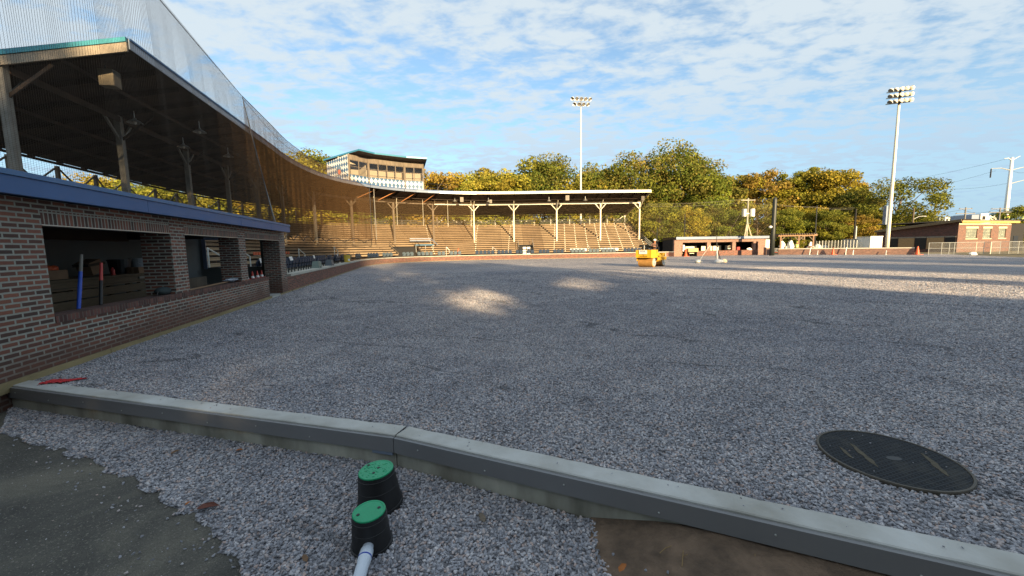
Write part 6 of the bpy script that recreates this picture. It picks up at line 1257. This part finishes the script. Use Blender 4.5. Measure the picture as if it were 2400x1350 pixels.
nt2 = empty('protective_net', P(1510, 590, 58.5), 'very thin netting stretched over the far dugout between the stand and the black pole', 'net')
a, b, c, d_ = P(1512, 590, 58), P(1811, 590, 51.6), P(1812, 465, 51.6), P(1512, 479, 58); a.z = b.z = 2.75
m = MB(); n_ = 24
for i in range(n_):
    for j in range(6):
        q = [a.lerp(b, u_).lerp(d_.lerp(c, u_), v_) for u_, v_ in ((i/n_, j/6), ((i+1)/n_, j/6), ((i+1)/n_, (j+1)/6), (i/n_, (j+1)/6))]; m.face(q, [(25*u_, 7*v_) for u_, v_ in ((i/n_, j/6), ((i+1)/n_, j/6), ((i+1)/n_, (j+1)/6), (i/n_, (j+1)/6))])
loc(m, 'mesh', net_mat('thin_netting', .044, .0024, (.30, .24, .14)), nt2)
# ------------------------------------------------------------------ brick building on the right
C0 = Vector((57.7, 50, 0)); db = Vector((.95, .31, 0)).normalized(); dl = Vector((-.33, .944, 0)).normalized(); HT = 4.02; bang = atan2(db.y, db.x)
bb = empty('brick_building', C0, 'one storey brick building with glass block windows and a yellow roof edge at the right', 'building'); LB = lambda m, n, mat, **k: loc(m, n, mat, bb, **k)
def vz(v, z): return Vector((v.x, v.y, z))
wins = [(1.75, 4.3), (5.65, 7.55), (9.35, 11.15)]; W1 = 12.4
nb = Vector((-db.y, db.x, 0))
m = MB(bang); xs = [0]+[x for w_ in wins for x in w_]+[W1]
for i in range(0, len(xs), 2): m.obox(vz(C0+db*xs[i], 1.72), db*(xs[i+1]-xs[i]), nb*.3, (0, 0, 1.5))
m.obox(vz(C0, -.3), db*W1, nb*.3, (0, 0, 2.02)); m.obox(vz(C0, 3.22), db*W1, nb*.3, (0, 0, .5)); LB(m, 'front_wall', brick('brick_building_front', mc=(.22, .17, .14), cols=((.10, .045, .035), (.21, .085, .055), (.15, .062, .044)), soot=False))
for a, b in wins:
    m = MB(bang); m.obox(vz(C0+db*a+nb*.08, 1.82), db*(b-a), nb*.1, (0, 0, 1.30)); k = LB(m, 'window', brick('glass_blocks_%d' % int(a), .2, .2, .022, ((.16, .19, .16), (.28, .30, .24), (.22, .24, .20)), (.06, .07, .06), False, 0))
    m = MB(bang); m.obox(vz(C0+db*(a-.15)-nb*.03, 3.12), db*(b-a+.3), nb*.1, (0, 0, .24)); LB(m, 'stone_lintel', M['limestone'])
    m = MB(bang); m.obox(vz(C0+db*(a-.12)-nb*.05, 1.70), db*(b-a+.24), nb*.12, (0, 0, .1)); LB(m, 'window_sill', M['limestone'])
m = MB(); m.obox(vz(C0-nb*.03, 3.62), db*(W1-.2), nb*.04, (0, 0, .18)); LB(m, 'stone_band', M['limestone'])
m = MB(); m.obox(vz(C0-nb*.35+db*-.1, 3.85), db*(W1+1.2), nb*.08, (0, 0, .22)); LB(m, 'roof_edge', M['yellowtrim'])
m = MB(); m.obox(vz(C0-nb*.36-db*.1, 4.075), db*(W1+1.2), nb*9, (0, 0, .12)); LB(m, 'flat_roof', M['oldwood'])
m = MB(bang); m.obox(vz(C0+db*W1+nb*.02, -.3), db*3.5, nb*.3, (0, 0, 4.1)); LB(m, 'shadowed_end', M['dark'])  # end wall coloured dark for the shadow lying on it
m = MB(); m.obox(vz(C0+db*(W1+.8)-nb*.02, 0), db*1.2, nb*.06, (0, 0, 2.1)); LB(m, 'door', M['darkmetal'])
# shaded wing on the left, its shade also put into darker bricks
LWG = 8.6; nl = Vector((-.944, -.33, 0))
zr_ = lambda t_: 4.02-.115*t_
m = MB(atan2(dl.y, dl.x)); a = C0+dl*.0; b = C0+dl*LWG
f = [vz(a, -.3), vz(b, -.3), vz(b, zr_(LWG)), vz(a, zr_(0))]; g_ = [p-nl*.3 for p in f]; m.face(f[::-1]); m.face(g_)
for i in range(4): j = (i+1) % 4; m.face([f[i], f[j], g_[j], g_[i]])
LB(m, 'wing_wall', brick('brick_shaded_wing', cols=((.06, .025, .022), (.13, .045, .035), (.09, .032, .026)), mc=(.12, .09, .08), soot=False))
def wgp(px):
    lo, hi = 0, LWG
    for _ in range(40):
        mid = (lo+hi)/2; q = C0+dl*mid; x = q-CAM; X = 1200+F*x.dot(RT)/x.dot(fw)
        if X > px: lo = mid
        else: hi = mid
    return lo
for pa, pb, mt in ((2104, 2141, 'tanbrick'), (2170, 2210, 'tanbrick'), (2142.5, 2168, 'dark'), (2213, 2237, 'dark'), (2084, 2102, 'dark')):
    a, b = wgp(pb), wgp(pa); m = MB(); m.obox(vz(C0+dl*a+nl*.02, .5), dl*(b-a), nl*.05, (0, 0, 1.5)); LB(m, 'boarded_window' if mt == 'tanbrick' else 'dark_window', M[mt]); m = MB(); m.obox(vz(C0+dl*(a-.02)+nl*.02, 2.01), dl*(b-a+.04), nl*.08, (0, 0, .18)); LB(m, 'stone_lintel', M['postwood'])
m = MB(); a = C0+nl*.5-dl*.4; b = C0+nl*.5+dl*LWG; m.bar(vz(a, zr_(-.4)+.06), vz(b, zr_(LWG)+.06), .12, .30); LB(m, 'wing_fascia', plain('brown_fascia', (.16, .115, .06), .7)); m = MB(); m.face([vz(a, zr_(-.4)+.22), vz(b, zr_(LWG)+.22), vz(b-nl*6, zr_(LWG)+.9), vz(a-nl*6, zr_(0)+.3)]); LB(m, 'wing_roof', M['oldwood'])
# rooftop workers
for i, (px, Y, lb) in enumerate(((2352, 56, 'left of two crouching workers in yellow vests and white hard hats on the flat roof'), (2388, 57, 'right of two crouching workers in yellow vests and white hard hats on the flat roof'))):
    p = ground_at(px, Y); crouch = dict(pelvis=(0, .1, .30), waist=(0, .06, .42), chest=(0, -.1, .62), neck=(0, -.18, .74), headb=(0, -.22, .81), head=(0, -.26, .90), crown=(0, -.26, .98), shl=(.17, -.12, .70), ell=(.22, -.25, .48), wrl=(.16, -.4, .32), shr=(-.17, -.12, .7), elr=(-.22, -.25, .48), wrr=(-.16, -.4, .32), hil=(.1, .08, .28), knl=(.17, -.28, .42), anl=(.15, .0, .08), tol=(.15, -.15, .04), hir=(-.1, .08, .28), knr=(-.17, -.28, .42), anr=(-.15, 0, .08), tor=(-.15, -.15, .04))
    person(Vector((p.x, p.y, 4.2)), radians(60 if i else -60), crouch, lb, 'hivis', 'jeans', 'white', 'hivis')
# distant white buildings
for i, (px, Y, y_t, wpx, lb, sh) in enumerate(((2287, 150, 501, 36, 'white blocky plant building on the horizon left of the transmission mast', 1), (2205, 150, 508, 22, 'small white building on the horizon above the wing roof', 0))):
    b = ground_at(px, Y); tz = P(px, y_t, Y).z; w_ = wpx/F*Y; e = empty('distant_building', b, lb, 'building')
    m = MB(); m.box(-w_/2, 0, 0, 10, 0, tz*.97); m.build('grey_block', M['grey_metal'], e); m = MB(); m.box(0, w_/2, -.4, 9, 0, tz); m.build('white_block', M['white'], e); m = MB(); m.box(w_*.1, w_*.3, -.45, -.38, tz*.8, tz*.92); m.build('window', M['dark'], e)
    if sh: m = MB(); m.box(w_/2, w_*1.1, 0, 6, 0, tz*.93); m.build('low_block', M['cream'], e)
# containers / sheds behind the low wall near the mast
for px, Y, y_t, wpx, mt, lb in ((2052, 54, 555, 28, 'white', 'white metal storage container left of the tall right mast'), (2022, 56, 561, 36, 'grey_metal', 'grey blue low shed behind the right low wall')):
    b = ground_at(px, Y); tz = P(px, y_t, Y).z; w_ = wpx/F*Y; e = empty('storage_container', b, lb, 'container'); m = MB(); m.box(-w_/2, w_/2, 0, 2.2, 0, tz); m.build('box_body', M[mt], e); m = MB(); m.box(-w_/2-.05, w_/2+.05, -.05, 2.25, tz+.002, tz+.1); m.build('roof_lip', M['galv'], e)
    for k in range(5): m = MB(); x = -w_/2+w_*(k+.5)/5; m.box(x-.03, x+.03, -.04, -.002, .1, tz-.1); m.build('rib', M['galv'], e)
# chain link fence
fe = empty('chain_link_fence', ground_at(2175, 44), 'chain link fence with pipe frame in front of the brick building', 'fence')
fx = [(2176, 44.5), (2206, 44), (2224, 44), (2236, 44), (2287, 43.5), (2305, 43.5), (2321, 43), (2343, 43), (2364, 42.5), (2386, 42.5), (2430, 42)]
fpts = [ground_at(*q) for q in fx]
for i, p in enumerate(fpts):
    m = MB(); m.tube([p, p+Vector((0, 0, 1.38))], .045 if i == 6 else .026, 7); loc(m, 'post', M['galv'] if i not in (4, 6) else M['cream'], fe)
m = MB(); m.tube([p+Vector((0, 0, 1.36)) for p in fpts], .022, 6); loc(m, 'top_rail', M['galv'], fe); m = MB(); m.tube([p+Vector((0, 0, .72)) for p in fpts], .018, 6); loc(m, 'middle_rail', M['galv'], fe)
m = MB()
for a, b in zip(fpts[:-1], fpts[1:]): L_ = (b-a).length; m.face([a, b, b+Vector((0, 0, 1.36)), a+Vector((0, 0, 1.36))], [(0, 0), (L_, 0), (L_, 1.36), (0, 1.36)])
loc(m, 'mesh', M['galvlink'], fe)
# picket-like fence behind the wall
pf = empty('wire_fence', ground_at(1935, 58), 'grey wire fence with many thin posts behind the right low wall', 'fence')
for k in range(15): p = ground_at(1912+k*7.3, 58-.2*k); m = MB(); m.tube([p, p+Vector((0, 0, 1.9))], .035, 5); loc(m, 'post', M['galv'], pf)
a, b = ground_at(1912, 58), ground_at(2014, 55.2); m = MB(); m.face([a, b, b+Vector((0, 0, 1.85)), a+Vector((0, 0, 1.85))], [(0, 0), (8, 0), (8, 1.85), (0, 1.85)]); loc(m, 'mesh', M['galvlink'], pf)
# dirt bank at the far edge of the gravel
g = MB(); ep = [(39, 54.5), (52.0, 46.8), (45.4, 34.0), (36, 8)]; ip = [(60, 60), (64, 48), (60, 30), (50, 6)]
for i in range(3): g.face([(ep[i][0], ep[i][1], .004), (ep[i+1][0], ep[i+1][1], .004), (ip[i+1][0], ip[i+1][1], .05), (ip[i][0], ip[i][1], .05)])
tag(g.build('dirt_strip', M['farground']), kind='structure')
e = empty('white_rock', ground_at(2281, 41), 'white rock lying on the dirt before the chain link fence', 'rock'); m = MB(); m.blob((0, 0, .14), (.42, .25, .2), 10, 6, .15, 5); m.build('rock_body', M['white'], e)
